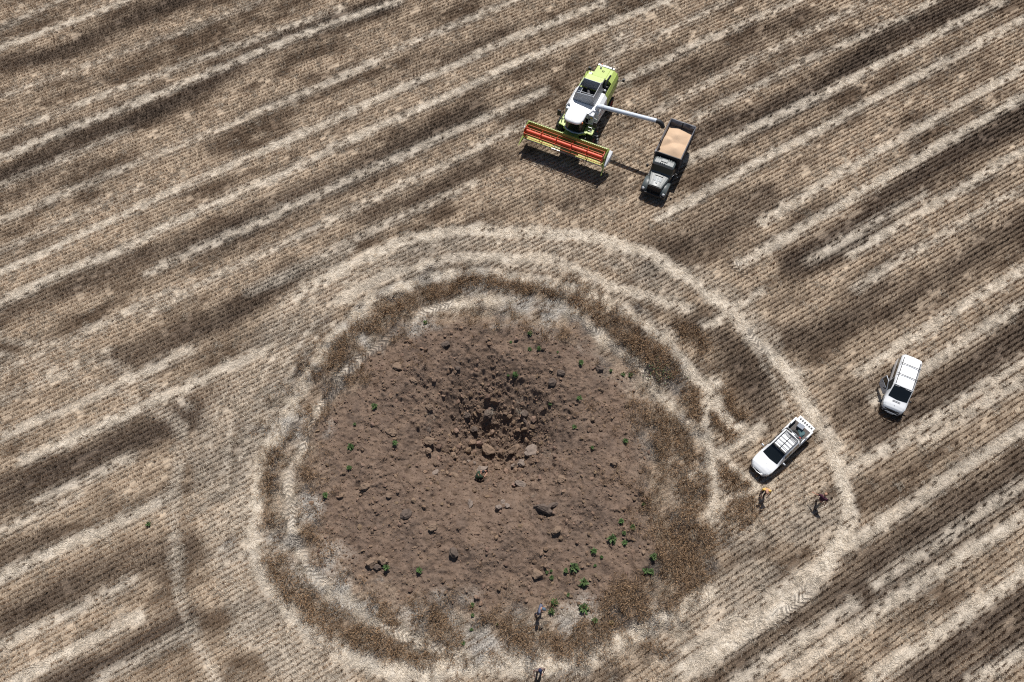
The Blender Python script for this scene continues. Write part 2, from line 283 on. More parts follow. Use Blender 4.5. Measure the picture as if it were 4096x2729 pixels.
def mat(name, col, rough=.6, metal=0., var=.12, scale=6., spec=.4, coat=0., dirt=None, bump=0.):
    """plain surface with a little mottling, so no face is one flat tone"""
    m, t = new_mat(name)
    f = t.noise(scale, 5, .6, t.pos())
    lo = tuple(max(0, c*(1-var)) for c in col); hi = tuple(min(1, c*(1+var)) for c in col)
    c = t.mix(f, lo, hi)
    if dirt:
        g = t.ramp(t.noise(scale*.35, 6, .65, t.pos()), .50, .72)
        c = t.mix(t.math('MULTIPLY', g, dirt[1]), c, dirt[0])
    t.link(c, t.b.inputs["Base Color"])
    t.b.inputs["Roughness"].default_value = rough; t.b.inputs["Metallic"].default_value = metal
    t.b.inputs["Specular IOR Level"].default_value = spec; t.b.inputs["Coat Weight"].default_value = coat
    if bump:
        b = t.n("ShaderNodeBump"); b.inputs["Strength"].default_value = bump; b.inputs["Distance"].default_value = .02
        t.link(t.noise(scale*3, 5, .6, t.pos()), b.inputs["Height"]); t.link(b.outputs[0], t.b.inputs["Normal"])
    return m

# ---- field soil, litter and straw
m, t = new_mat("field_ground")
P = t.pos(); A = t.attr("mA"); B = t.attr("mB")
sa = t.n("ShaderNodeSeparateColor"); t.link(A.outputs["Color"], sa.inputs[0]); sb = t.n("ShaderNodeSeparateColor"); t.link(B.outputs["Color"], sb.inputs[0])
straw, dark, soil = sa.outputs[0], sa.outputs[1], sa.outputs[2]
ash, pale, litter = sb.outputs[0], sb.outputs[1], sb.outputs[2]
n_f = t.noise(11, 4, .7, P); n_ff = t.noise(30, 3, .7, P); n_m = t.noise(2.3, 5, .6, P); n_c = t.noise(.55, 4, .6, P)
fine = t.math('ADD', t.math('MULTIPLY', n_f, .6), t.math('MULTIPLY', n_ff, .4))
k = t.ramp(t.math('ADD', t.math('MULTIPLY', fine, .8), t.math('MULTIPLY', litter, .42)), .36, .72)
base = t.mix(k, (.095, .066, .046), (.53, .425, .315))
base = t.mix(t.math('MULTIPLY', n_c, .22), base, (.30, .215, .145))
base = t.mix(t.math('MULTIPLY', t.math('MULTIPLY', dark, .85), t.ramp(fine, .70, .35)), base, (.070, .056, .048))
ks = t.math('MULTIPLY', straw, t.ramp(fine, .28, .52))
base = t.mix(ks, base, t.mix(n_f, (.50, .43, .34), (.84, .765, .655)))
base = t.mix(t.math('MULTIPLY', t.math('MULTIPLY', B.outputs['Alpha'], .85), t.ramp(fine, .62, .45)), base, (.150, .108, .078))
# soil
sc = t.mix(t.ramp(n_m, .3, .7), (.110, .076, .056), (.195, .139, .105))
sc = t.mix(t.math('MULTIPLY', t.ramp(n_c, .45, .65), .45), sc, (.235, .167, .122))
sc = t.mix(t.ramp(n_ff, .60, .78), sc, (.30, .225, .17))
sc = t.mix(t.math('MULTIPLY', t.ramp(t.noise(.9, 5, .7, P), .62, .85), .4), sc, (.105, .083, .070))
base = t.mix(soil, base, sc)
base = t.mix(t.math('MULTIPLY', ash, t.ramp(fine, .66, .44)), base, (.052, .046, .044))
base = t.mix(t.math('MULTIPLY', pale, t.ramp(fine, .40, .58)), base, (.46, .425, .375))
# tyre tread pressed into the straw
tu, tv, tm = t.attr("tu"), t.attr("tv"), t.attr("tread")
ph = t.math('MULTIPLY', t.math('ADD', tu.outputs["Fac"], t.math('MULTIPLY', t.math('ABSOLUTE', tv.outputs["Fac"]), .9)), 2*math.pi/.34)
sn = t.ramp(t.math('SINE', ph), -.1, .6); tk = t.math('MULTIPLY', sn, tm.outputs["Fac"])
base = t.mix(t.math('MULTIPLY', tk, .7), base, (.085, .070, .060))
t.link(base, t.b.inputs["Base Color"]); t.b.inputs["Roughness"].default_value = .95; t.b.inputs["Specular IOR Level"].default_value = .08
rv = t.attr("rowv")
rw = t.math('SINE', t.math('MULTIPLY', t.math('ADD', rv.outputs["Fac"], t.math('MULTIPLY', n_m, .12)), 2*math.pi/.35))
field = t.math('SUBTRACT', 1.0, t.math('ADD', soil, t.math('MULTIPLY', straw, .8), clamp=True), clamp=True)
h = t.math('ADD', t.math('MULTIPLY', t.math('MULTIPLY', rw, field), .35), t.math('MULTIPLY', fine, .9)); h = t.math('SUBTRACT', h, t.math('MULTIPLY', tk, .8))
bp = t.n("ShaderNodeBump"); bp.inputs["Strength"].default_value = .9; bp.inputs["Distance"].default_value = .10
t.link(h, bp.inputs["Height"]); t.link(bp.outputs[0], t.b.inputs["Normal"])
M_GROUND = m

def inst_mat(name, a, b, rough=.85, trans=0.0):
    """stalk material: tone from each scattered clump's own colour, from light to dark along the noise"""
    m, t = new_mat(name)
    c = t.attr("col", 'INSTANCER'); f = t.noise(7, 3, .6, t.pos()); g = t.attr("shade")
    v = t.mix(t.math('MULTIPLY', f, 1.0, clamp=True), a, b)
    mx = t.n("ShaderNodeMix"); mx.data_type = 'RGBA'; mx.blend_type = 'MULTIPLY'; mx.inputs[0].default_value = 1.0
    t.link(v, mx.inputs[6]); t.link(c.outputs["Color"], mx.inputs[7])
    m2 = t.n("ShaderNodeMix"); m2.data_type = 'RGBA'; m2.blend_type = 'MULTIPLY'; m2.inputs[0].default_value = 1.0
    t.link(mx.outputs[2], m2.inputs[6]); t.link(g.outputs["Color"], m2.inputs[7])
    t.link(m2.outputs[2], t.b.inputs["Base Color"]); t.b.inputs["Roughness"].default_value = rough; t.b.inputs["Specular IOR Level"].default_value = .15
    return m
M_STUB = inst_mat("stubble_stalk", (.235, .150, .090), (.435, .305, .200))
M_STRAW = inst_mat("loose_straw", (.56, .475, .37), (.84, .76, .635))
M_WHEAT = inst_mat("standing_crop", (.25, .165, .098), (.40, .285, .185))
m, t = new_mat("clod")
c = t.attr("col", 'INSTANCER'); f = t.noise(5, 5, .65, t.pos()); v = t.mix(f, (.095, .064, .045), (.235, .165, .118))
mx = t.n("ShaderNodeMix"); mx.data_type = 'RGBA'; mx.blend_type = 'MULTIPLY'; mx.inputs[0].default_value = 1.0
t.link(v, mx.inputs[6]); t.link(c.outputs["Color"], mx.inputs[7]); t.link(mx.outputs[2], t.b.inputs["Base Color"]); t.b.inputs["Roughness"].default_value = .95; t.b.inputs["Specular IOR Level"].default_value = .1
M_CLOD = m

# ------------------------------------------------------------------ ground sheets
def np_mesh(name, co, faces, material, loops=4):
    me = bpy.data.meshes.new(name)
    nf = len(faces)
    me.vertices.add(len(co)); me.vertices.foreach_set("co", np.ascontiguousarray(co, np.float32).ravel())
    me.loops.add(nf*loops); me.polygons.add(nf)
    me.loops.foreach_set("vertex_index", np.ascontiguousarray(faces, np.int32).ravel())
    me.polygons.foreach_set("loop_start", np.arange(nf, dtype=np.int32)*loops)
    me.update(calc_edges=True)
    if material: me.materials.append(material)
    return me
def fattr(me, name, arr):
    a = me.attributes.new(name, 'FLOAT', 'POINT'); a.data.foreach_set("value", np.ascontiguousarray(arr, np.float32).ravel())
def cattr(me, name, *ch):
    a = me.attributes.new(name, 'FLOAT_COLOR', 'POINT'); arr = np.ones((len(ch[0]), 4), np.float32)
    for i, q in enumerate(ch): arr[:, i] = q
    a.data.foreach_set("color", arr.ravel())
def ground_attrs(me, x, y):
    cattr(me, "mA", *(samp(q, x, y) for q in (STRAW, DARK, SOIL))); cattr(me, "mB", *(samp(q, x, y) for q in (ASH, PALEASH, LITTER, INNER*(1-np.clip(1.2*STRAW, 0, 1)))))
    fattr(me, "tread", samp(TREAD, x, y)); fattr(me, "tu", samp(TU, x, y)); fattr(me, "tv", samp(TV, x, y)); fattr(me, "rowv", -x*SR + y*CR)
# cells of the crater
CJ0, CJ1 = int((G(1000, 2560).y-GY0)/GS), int((G(1000, 1200).y-GY0)/GS); CI0, CI1 = int((-15.5-GX0)/GS), int((14.0-GX0)/GS)
cellsoil = (SOIL[:-1, :-1] > 0.02) | (SOIL[1:, 1:] > 0.02) | (SOIL[:-1, 1:] > .02) | (SOIL[1:, :-1] > .02)
use = np.zeros_like(cellsoil); use[CJ0:CJ1, CI0:CI1] = cellsoil[CJ0:CJ1, CI0:CI1]
jj, ii = np.nonzero(~use)
q = jj*NX+ii
faces = np.stack([q, q+1, q+NX+1, q+NX], 1)
co = np.stack([XX.ravel(), YY.ravel(), np.zeros(NX*NY)], 1)
# skirt to the horizon
BIG = 900.0; n0 = len(co)
co = np.vstack([co, [(-BIG, -BIG, 0), (BIG, -BIG, 0), (BIG, BIG, 0), (-BIG, BIG, 0)]])
cn = [0, NX-1, NX*NY-1, NX*(NY-1)]
sk = [(n0, n0+1, cn[1], cn[0]), (n0+1, n0+2, cn[2], cn[1]), (n0+2, n0+3, cn[3], cn[2]), (n0+3, n0, cn[0], cn[3])]
me = np_mesh("ground", co, np.vstack([faces, sk]), M_GROUND)
ground_attrs(me, co[:, 0], co[:, 1])
go = bpy.data.objects.new("ground", me); C.objects.link(go)
tag(go, "harvested wheat field of straight stubble rows with pale wheel tracks circling the crater", "field", kind="structure")
SUB = 4
jj, ii = np.nonzero(use)
fx = (ii[:, None]*SUB + np.tile(np.arange(SUB), SUB)[None]); fy = (jj[:, None]*SUB + np.repeat(np.arange(SUB), SUB)[None])
fx, fy = fx.ravel(), fy.ravel(); W4 = NX*SUB
quad = np.stack([fy*W4+fx, fy*W4+fx+1, (fy+1)*W4+fx+1, (fy+1)*W4+fx], 1)
uq, inv = np.unique(quad.ravel(), return_inverse=True); quad = inv.reshape(-1, 4)
cx, cy = GX0+(uq % W4)*GS/SUB, GY0+(uq//W4)*GS/SUB
cz = crater_z(cx, cy)
me = np_mesh("crater", np.stack([cx, cy, cz], 1), quad, M_GROUND); ground_attrs(me, cx, cy)
me.polygons.foreach_set("use_smooth", np.ones(len(quad), bool))
cro = bpy.data.objects.new("crater", me); C.objects.link(cro)
tag(cro, "wide crater of bare brown earth thrown up in the middle of the field", "crater", kind="structure")

# ------------------------------------------------------------------ scattered cover
SRC = {}
def source(kind, meshes):
    col = bpy.data.collections.new("source_"+kind)
    for i, me in enumerate(meshes):
        o = bpy.data.objects.new("%s_source_%02d" % (kind, i), me); col.objects.link(o)
    SRC[kind] = col
def scatter(name, kind, pts, rot, scl, idx, col, label):
    me = bpy.data.meshes.new(name); n = len(pts); me.vertices.add(n); me.vertices.foreach_set("co", np.ascontiguousarray(pts, np.float32).ravel())
    a = me.attributes.new("rot", 'FLOAT_VECTOR', 'POINT'); a.data.foreach_set("vector", np.ascontiguousarray(rot, np.float32).ravel())
    a = me.attributes.new("scl", 'FLOAT_VECTOR', 'POINT'); a.data.foreach_set("vector", np.ascontiguousarray(scl, np.float32).ravel())
    a = me.attributes.new("idx", 'INT', 'POINT'); a.data.foreach_set("value", np.ascontiguousarray(idx, np.int32))
    a = me.attributes.new("col", 'FLOAT_COLOR', 'POINT'); c4 = np.ones((n, 4), np.float32); c4[:, :3] = col; a.data.foreach_set("color", c4.ravel())
    o = bpy.data.objects.new(name, me); C.objects.link(o)
    g = bpy.data.node_groups.new(name+"_scatter", 'GeometryNodeTree')
    g.interface.new_socket("Geometry", in_out='INPUT', socket_type='NodeSocketGeometry'); g.interface.new_socket("Geometry", in_out='OUTPUT', socket_type='NodeSocketGeometry')
    gi, gO = g.nodes.new("NodeGroupInput"), g.nodes.new("NodeGroupOutput")
    ip = g.nodes.new("GeometryNodeInstanceOnPoints"); ci = g.nodes.new("GeometryNodeCollectionInfo")
    ci.inputs["Collection"].default_value = SRC[kind]; ci.inputs["Separate Children"].default_value = True; ci.inputs["Reset Children"].default_value = True
    def na(nm, dt):
        x = g.nodes.new("GeometryNodeInputNamedAttribute"); x.data_type = dt; x.inputs[0].default_value = nm; return [s for s in x.outputs if s.enabled and s.name == "Attribute"][0]
    L = g.links
    L.new(gi.outputs[0], ip.inputs["Points"]); L.new(ci.outputs[0], ip.inputs["Instance"]); ip.inputs["Pick Instance"].default_value = True
    L.new(na("idx", 'INT'), ip.inputs["Instance Index"]); L.new(na("rot", 'FLOAT_VECTOR'), ip.inputs["Rotation"]); L.new(na("scl", 'FLOAT_VECTOR'), ip.inputs["Scale"])
    L.new(ip.outputs[0], gO.inputs[0])
    md = o.modifiers.new("scatter", 'NODES'); md.node_group = g
    return tag(o, label, name.replace("_", " "), kind="stuff")
def blades(n, place, material, name):
    """n thin four-sided stalk faces; place(i) -> (foot, tip, width, shade)"""
    v, f, s = [], [], []
    for i in range(n):
        a, b, wd, sh = place(i); a, b = Vector(a), Vector(b); d = b-a
        side = d.cross(Vector((random.uniform(-1, 1), random.uniform(-1, 1), random.uniform(-.3, 1))))
        side = (side.normalized() if side.length > 1e-6 else Vector((1, 0, 0)))*wd*.5
        k = len(v); v += [a-side, a+side, b+side*.7, b-side*.7]; f.append((k, k+1, k+2, k+3)); s += [sh]*4
    me = np_mesh(name, np.array([q[:] for q in v]), np.array(f), material); s = np.array(s); cattr(me, "shade", s, s, s); return me
def row_piece(L=.52, n=64):
    def pl(i):
        x = random.uniform(-L/2, L/2); y = random.gauss(0, .028); h = random.uniform(.10, .24)
        return (x, y, -.01), (x+random.gauss(0, .05), y+random.gauss(0, .05), h), random.uniform(.010, .018), random.uniform(.55, 1.15)
    return blades(n, pl, M_STUB, "stubble_row")
source("stubble", [row_piece() for _ in range(10)])
def straw_piece(R0=.33, n=34, hz=.07, spread=.5):
    def pl(i):
        r, a = R0*math.sqrt(random.random()), random.uniform(0, 6.283); x, y = r*math.cos(a), r*math.sin(a); z = random.uniform(.015, hz)
        d = random.gauss(0, spread); l = random.uniform(.10, .34)
        return (x, y, z), (x+l*math.cos(d), y+l*math.sin(d), z+random.uniform(-.02, .05)), random.uniform(.011, .020), random.uniform(.5, 1.12)
    return blades(n, pl, M_STRAW, "straw_bunch")
source("straw", [straw_piece(spread=random.choice((.45, .7, 1.2))) for _ in range(10)])
def wheat_piece(n=44):
    def pl(i):
        x, y = random.gauss(0, .10), random.gauss(0, .10); h = random.uniform(.28, .52); lx, ly = random.gauss(0, .12), random.gauss(0, .12)
        if i % 2: return (x, y, -.01), (x+lx, y+ly, h), random.uniform(.010, .016), random.uniform(.45, .9)
        return (x+lx, y+ly, h), (x+lx*1.6, y+ly*1.6, h+random.uniform(.02, .08)), .024, random.uniform(.7, 1.05)
    return blades(n, pl, M_WHEAT, "crop_clump")
source("wheat", [wheat_piece() for _ in range(8)])
def rock_mesh(name, seed, detail=1, flat=.7, material=None):
    rr = random.Random(seed); bm = bmesh.new(); bmesh.ops.create_icosphere(bm, subdivisions=detail, radius=.5)
    cuts = [(Vector((rr.gauss(0, 1), rr.gauss(0, 1), rr.gauss(0, 1))).normalized(), rr.uniform(.22, .42)) for _ in range(9)]
    for v in bm.verts:
        for nrm, dd in cuts:
            e = v.co.dot(nrm)-dd
            if e > 0: v.co -= nrm*e*.9
        v.co *= rr.uniform(.90, 1.10); v.co.z *= flat
    me = bpy.data.meshes.new(name); bm.to_mesh(me); bm.free(); me.materials.append(material or M_CLOD); return me
source("rubble", [rock_mesh("clod_piece", 50+i, 1, random.uniform(.5, .9)) for i in range(14)])

def in_view(x, y, pad=.10):
    rx, ry, rz = x, y, -HCAM
    dz = -(ry*ST - rz*CT)*-1
    depth = ry*ST - rz*CT; up = ry*CT + rz*ST
    return (np.abs(rx/depth) < (2048/FPX)*(1+pad)+.02) & (np.abs(up/depth) < (1364.5/FPX)*(1+pad)+.02)
def candidates(step_u, step_v, ju=.5, jv=.0):
    u = np.arange(-95, 110, step_u); v = np.arange(-45, 105, step_v)
    U, V = np.meshgrid(u, v); U = U + rng.uniform(-ju, ju, U.shape)*step_u; V = V + (rng.uniform(-jv, jv, U.shape)*step_v if jv else 0)
    x, y = (U*CR - V*SR).ravel(), (U*SR + V*CR).ravel()
    k = in_view(x, y) & (x > GX0+.5) & (x < GX1-.5) & (y > GY0+.5) & (y < GY1-.5)
    return x[k], y[k]
def gz(x, y): return np.where(samp(SOIL, x, y) > .02, crater_z(x, y), 0.0)
def tones(base, n, var):
    return np.clip(np.array(base)[None]*(1+rng.normal(0, var, (n, 1))) + rng.normal(0, .015, (n, 3)), 0.02, 1.6)

# rows of cut stalks
x, y = candidates(.5, .35, .12)
fl, sl_, st = samp(FLAT, x, y), samp(SOIL, x, y), samp(STRAW, x, y); wh = samp(WHEAT, x, y); ins = samp(INNER, x, y)
gap = fbm(x/.9, y/.9, 171, 3)
keep = rng.random(len(x)) < (1-.93*smooth(.25, .75, fl))*(1-smooth(.05, .3, sl_))*(1-.45*smooth(.62, .78, gap))*(1-.6*ins)
x, y = x[keep], y[keep]; n = len(x)
x = x + rng.normal(0, .012, n); y = y + rng.normal(0, .012, n) + 0.05*(fbm(x/1.1, y/1.1, 175, 2)-.5)
dk, tn, lt = samp(DARK, x, y), samp(TONE, x, y), samp(LITTER, x, y)
f = np.clip(1.0 + 1.2*(tn-.5) - .56*dk, .2, 1.6)
col = np.stack([f*(.98+.05*dk), f*(.97-.01*dk), f*(.95-.02*dk)], 1)*(1+rng.normal(0, .10, (n, 1)))
rot = np.zeros((n, 3)); rot[:, 2] = ROW + rng.normal(0, .05, n) + np.where(rng.random(n) < .5, math.pi, 0)
s = np.ones((n, 3)); s[:, 1] = rng.uniform(.9, 1.6, n); s[:, 2] = rng.uniform(.6, 1.15, n)*(1+.25*dk)
scatter("stubble", "stubble", np.stack([x, y, np.zeros(n)], 1), rot, s, rng.integers(0, 10, n), np.clip(col, .05, 1.5), "rows of cut brown wheat stalks standing in straight drills across the field")
N_STUB = n
# straw lying about: thin over the field, thick along the tracks
x, y = candidates(.36, .36, .5, .5)
st, fl, dk, sl_, ins, lt = (samp(q, x, y) for q in (STRAW, FLAT, DARK, SOIL, INNER, LITTER))
pale_ = samp(PALEASH, x, y); tr = samp(TREAD, x, y)
pr = np.clip(.08 + .40*smooth(.45, .85, lt) + .8*st + .5*fl - .25*dk + .2*ins, 0, 1)*(1-.985*smooth(.15, .5, sl_))*(1-.75*tr)*(1-.6*samp(ASH, x, y))
keep = rng.random(len(x)) < pr; x, y = x[keep], y[keep]; n = len(x)
st, dk, ins, fl = (samp(q, x, y) for q in (STRAW, DARK, INNER, FLAT))
f = np.clip(.64 + .44*st - .40*dk*(1-st) - .12*ins*(1-st), .2, 1.15)
col = np.stack([f, f*(.99-.02*ins), f*(.985-.05*ins)], 1)*(1+rng.normal(0, .13, (n, 1)))
ji = np.clip(((x-GX0)/GS).astype(int), 0, NX-1); jj_ = np.clip(((y-GY0)/GS).astype(int), 0, NY-1)
rot = np.zeros((n, 3)); rot[:, 2] = DIRN[jj_, ji] + rng.normal(0, .55, n) + np.where(rng.random(n) < .5, .55, -.55) + np.where(rng.random(n) < .5, math.pi, 0)
loose = (st < .3); rot[loose, 2] = rng.uniform(0, 6.283, loose.sum())
s = np.ones((n, 3))*rng.uniform(.75, 1.2, (n, 1))
scatter("straw", "straw", np.stack([x, y, np.zeros(n)], 1), rot, s, rng.integers(0, 10, n), np.clip(col, .05, 1.3), "pale loose straw lying over the stubble and along the wheel tracks")
N_STRAW = n
# uncut crop
x, y = candidates(.24, .26, .4, .15)
wh, sl_ = samp(WHEAT, x, y), samp(SOIL, x, y)
keep = rng.random(len(x)) < np.clip(1.15*wh, 0, 1)*(1-.8*smooth(.5, .9, sl_)); x, y = x[keep], y[keep]; n = len(x)
f = .75+.55*fbm(x/.8, y/.8, 181, 3); col = np.stack([f*1.02, f*.95, f*.88], 1)*(1+rng.normal(0, .12, (n, 1)))
rot = np.zeros((n, 3)); rot[:, 2] = rng.uniform(0, 6.283, n); rot[:, 0] = rng.normal(0, .14, n); rot[:, 1] = rng.normal(0, .14, n)
s = np.ones((n, 3))*rng.uniform(.7, 1.15, (n, 1))
scatter("standing_crop", "wheat", np.stack([x, y, gz(x, y)], 1), rot, s, rng.integers(0, 8, n), np.clip(col, .05, 1.5), "brown uncut wheat left standing in patches round the crater")
N_WHEAT = n
# clods of all sizes strewn over the bare soil
x, y = candidates(.125, .125, .5, .5)
sl_ = samp(SOIL, x, y); dd = np.hypot(x-PIT.x, y-PIT.y)
keep = rng.random(len(x)) < 1.0*smooth(.25, .8, sl_)*np.clip(.55+1.3*(fbm(x/1.4, y/1.4, 191, 3)-.3), .1, 1); x, y, dd = x[keep], y[keep], dd[keep]; n = len(x)
sz = np.clip(.055*rng.pareto(2.4, n)+.05, .05, .42)*(.9+.55*smooth(6, 2, dd))
s = sz[:, None]*rng.uniform(.75, 1.35, (n, 3)); rot = rng.uniform(0, 6.283, (n, 3)); rot[:, :2] = rng.normal(0, .5, (n, 2))
f = rng.uniform(.75, 1.35, n); col = np.stack([f, f*rng.uniform(.95, 1.02, n), f*rng.uniform(.92, 1.04, n)], 1)
scatter("rubble", "rubble", np.stack([x, y, gz(x, y)+sz*.12], 1), rot, s, rng.integers(0, 14, n), col, "small clods of brown earth strewn over the crater")
print("scatter:", N_STUB, N_STRAW, N_WHEAT, n)
# ------------------------------------------------------------------ mesh building
class MB:
    def __init__(s): s.v, s.f = [], []
    def add(s, vs, fs):
        k = len(s.v); s.v += [Vector(q) for q in vs]; s.f += [tuple(i+k for i in f) for f in fs]; return s
    def hexa(s, p):      # p: bottom ring of four then top ring of four
        return s.add(p, [(3, 2, 1, 0), (4, 5, 6, 7), (0, 1, 5, 4), (1, 2, 6, 5), (2, 3, 7, 6), (3, 0, 4, 7)])
    def box(s, x0, x1, y0, y1, z0, z1):
        return s.hexa([(x0, y0, z0), (x1, y0, z0), (x1, y1, z0), (x0, y1, z0), (x0, y0, z1), (x1, y0, z1), (x1, y1, z1), (x0, y1, z1)])
    def tube(s, path, r, n=8, cap=True):
        path = [Vector(p) for p in path]; rr = r if isinstance(r, (list, tuple)) else [r]*len(path); rings = []
        for i, p in enumerate(path):
            d = (path[min(i+1, len(path)-1)]-path[max(i-1, 0)]).normalized(); a = d.cross(Vector((0, 0, 1)))
            if a.length < 1e-3: a = d.cross(Vector((0, 1, 0)))
            a.normalize(); b = d.cross(a); rings.append([p+(a*math.cos(t)+b*math.sin(t))*rr[i] for t in (2*math.pi*k/n for k in range(n))])
        return s.rings(rings, cap)
    def rings(s, rings, cap=True, closed=True):
        n = len(rings[0]); vs = [q for r in rings for q in r]; fs = []
        for i in range(len(rings)-1):
            for k in range(n if closed else n-1):
                a, b = i*n+k, i*n+(k+1) % n; fs.append((a, b, b+n, a+n))
        if cap: fs.append(tuple(range(n-1, -1, -1))); fs.append(tuple((len(rings)-1)*n+k for k in range(n)))
        return s.add(vs, fs)
    def lathe(s, c, axis, prof, n=24):   # prof: (distance along axis, radius)
        c, ax = Vector(c), Vector(axis).normalized(); a = ax.cross(Vector((0, 0, 1))); a = (a if a.length > 1e-3 else Vector((1, 0, 0))).normalized(); b = ax.cross(a)
        return s.rings([[c+ax*d+(a*math.cos(t)+b*math.sin(t))*r for t in (2*math.pi*k/n for k in range(n))] for d, r in prof])
    def plate(s, corners, th):           # a four-cornered plate with thickness
        c = [Vector(q) for q in corners]; nrm = (c[1]-c[0]).cross(c[3]-c[0]).normalized()*th
        return s.hexa([q-nrm*.5 for q in c]+[q+nrm*.5 for q in c])
    def grid(s, rows):                    # open sheet from a grid of points
        n = len(rows[0]); return s.add([q for r in rows for q in r], [(i*n+k, i*n+k+1, (i+1)*n+k+1, (i+1)*n+k) for i in range(len(rows)-1) for k in range(n-1)])
    def build(s, name, material, parent=None, bev=0.0, smooth=False, solid=0.0):
        me = bpy.data.meshes.new(name); me.from_pydata([q[:] for q in s.v], [], s.f); me.materials.append(material if not isinstance(material, str) else MATS[material])
        bm = bmesh.new(); bm.from_mesh(me); bmesh.ops.recalc_face_normals(bm, faces=bm.faces); bm.to_mesh(me); bm.free()
        if smooth:
            me.polygons.foreach_set("use_smooth", [True]*len(me.polygons))
            me.set_sharp_from_angle(angle=R(smooth if smooth > 1 else 40))
        o = bpy.data.objects.new(name, me); C.objects.link(o); o.parent = parent
        if solid: md = o.modifiers.new("thick", 'SOLIDIFY'); md.thickness = solid; md.offset = 0
        if bev: md = o.modifiers.new("edges", 'BEVEL'); md.width = bev; md.segments = 2; md.limit_method = 'ANGLE'; md.angle_limit = R(35)
        return o
class Loft:
    """car body: stations (x, half profile from bottom centre round the left side to top centre)"""
    def __init__(s, st): s.st = st; s.n = len(st[0][1])
    def ring(s, x):
        st = s.st; x = min(max(x, st[0][0]), st[-1][0])
        for (xa, pa), (xb, pb) in zip(st[:-1], st[1:]):
            if xa <= x <= xb:
                t = (x-xa)/((xb-xa) or 1); half = [(a[0]*(1-t)+b[0]*t, a[1]*(1-t)+b[1]*t) for a, b in zip(pa, pb)]; break
        return [Vector((x, y, z)) for y, z in half] + [Vector((x, -y, z)) for y, z in half[-2:0:-1]]
    def pt(s, x, t):
        r = s.ring(x); m = len(r); t = t % m; i = int(t); f = t-i; return r[i]*(1-f)+r[(i+1) % m]*f
    def body(s, sub=3):
        mb = MB(); xs = []
        for (xa, _), (xb, _) in zip(s.st[:-1], s.st[1:]): xs += [xa+(xb-xa)*k/sub for k in range(sub)]
        xs.append(s.st[-1][0]); mb.rings([s.ring(x) for x in xs]); return mb
    def panel(s, xs, ts, off=.012):
        """sheet lying proud of the body between stations xs (front and back edges may vary with t) and profile places ts"""
        rows = []
        for t in ts:
            row = []
            for x in (xs(t) if callable(xs) else xs):
                p = s.pt(x, t); u = s.pt(x+.03, t)-s.pt(x-.03, t); v = s.pt(x, t+.05)-s.pt(x, t-.05); nn = u.cross(v)
                nn = nn.normalized() if nn.length > 1e-9 else Vector((0, 0, 1))
                c = s.pt(x, s.n-1)*.5+s.pt(x, 0)*.5
                if nn.dot(p-c) < 0: nn = -nn
                row.append(p+nn*off)
            rows.append(row)
        return MB().grid(rows)
def lin(a, b, n): return [a+(b-a)*k/(n-1) for k in range(n)]
def on_ground(u, v):
    z = 0.0
    for _ in range(12):
        p = G(u, v, z); z = float(gz(np.array([p.x]), np.array([p.y]))[0])
    return Vector((p.x, p.y, z))
def mesh_copy(o, parent, loc=None, rot=None, scale=None):
    c = o.copy(); C.objects.link(c); c.parent = parent
    if loc is not None: c.location = loc
    if rot is not None: c.rotation_euler = rot
    if scale is not None: c.scale = scale
    return c

mat("lime_green", (.40, .50, .125), .42, var=.07, spec=.45, dirt=((.33, .29, .17), .35)); mat("deep_green", (.17, .24, .04), .5, var=.15, dirt=((.22, .18, .11), .5))
mat("bright_white", (.80, .81, .82), .33, var=.03, spec=.5, coat=.25, dirt=((.60, .56, .50), .16)); mat("grey_white", (.58, .61, .65), .45, var=.05, dirt=((.45, .42, .38), .3))
mat("pipe_white", (.56, .61, .68), .40, var=.05, dirt=((.42, .40, .37), .3)); mat("tank_grey", (.42, .43, .445), .5, metal=.1, var=.10, dirt=((.22, .19, .16), .5))
mat("black_metal", (.022, .022, .024), .55, var=.3); mat("dark_grey", (.060, .060, .064), .6, var=.25, dirt=((.12, .10, .08), .5)); mat("dark_inside", (.018, .017, .017), .85)
mat("rubber", (.026, .025, .024), .85, var=.3, dirt=((.12, .095, .07), .6)); mat("reel_red", (.56, .065, .024), .42, var=.12, dirt=((.42, .14, .06), .4)); mat("bar_orange", (.50, .10, .030), .5, var=.15, dirt=((.35, .16, .08), .4))
mat("rim_red", (.42, .045, .03), .5); mat("knife_yellow", (.46, .47, .10), .55, var=.2, dirt=((.30, .25, .14), .6)); mat("steel", (.45, .46, .47), .35, metal=.7, var=.15)
mat("beacon_orange", (.80, .20, .02), .3); mat("sticker_yellow", (.75, .58, .05), .5); mat("sticker_red", (.55, .05, .04), .5); mat("lamp_glass", (.75, .77, .78), .12, spec=.8); mat("tail_red", (.45, .02, .02), .3)
m, t = new_mat("dark_glass"); t.b.inputs["Base Color"].default_value = (.010, .013, .015, 1); t.b.inputs["Roughness"].default_value = .07; t.b.inputs["Specular IOR Level"].default_value = .55
m, t = new_mat("brown_glass"); t.b.inputs["Base Color"].default_value = (.060, .048, .036, 1); t.b.inputs["Roughness"].default_value = .15

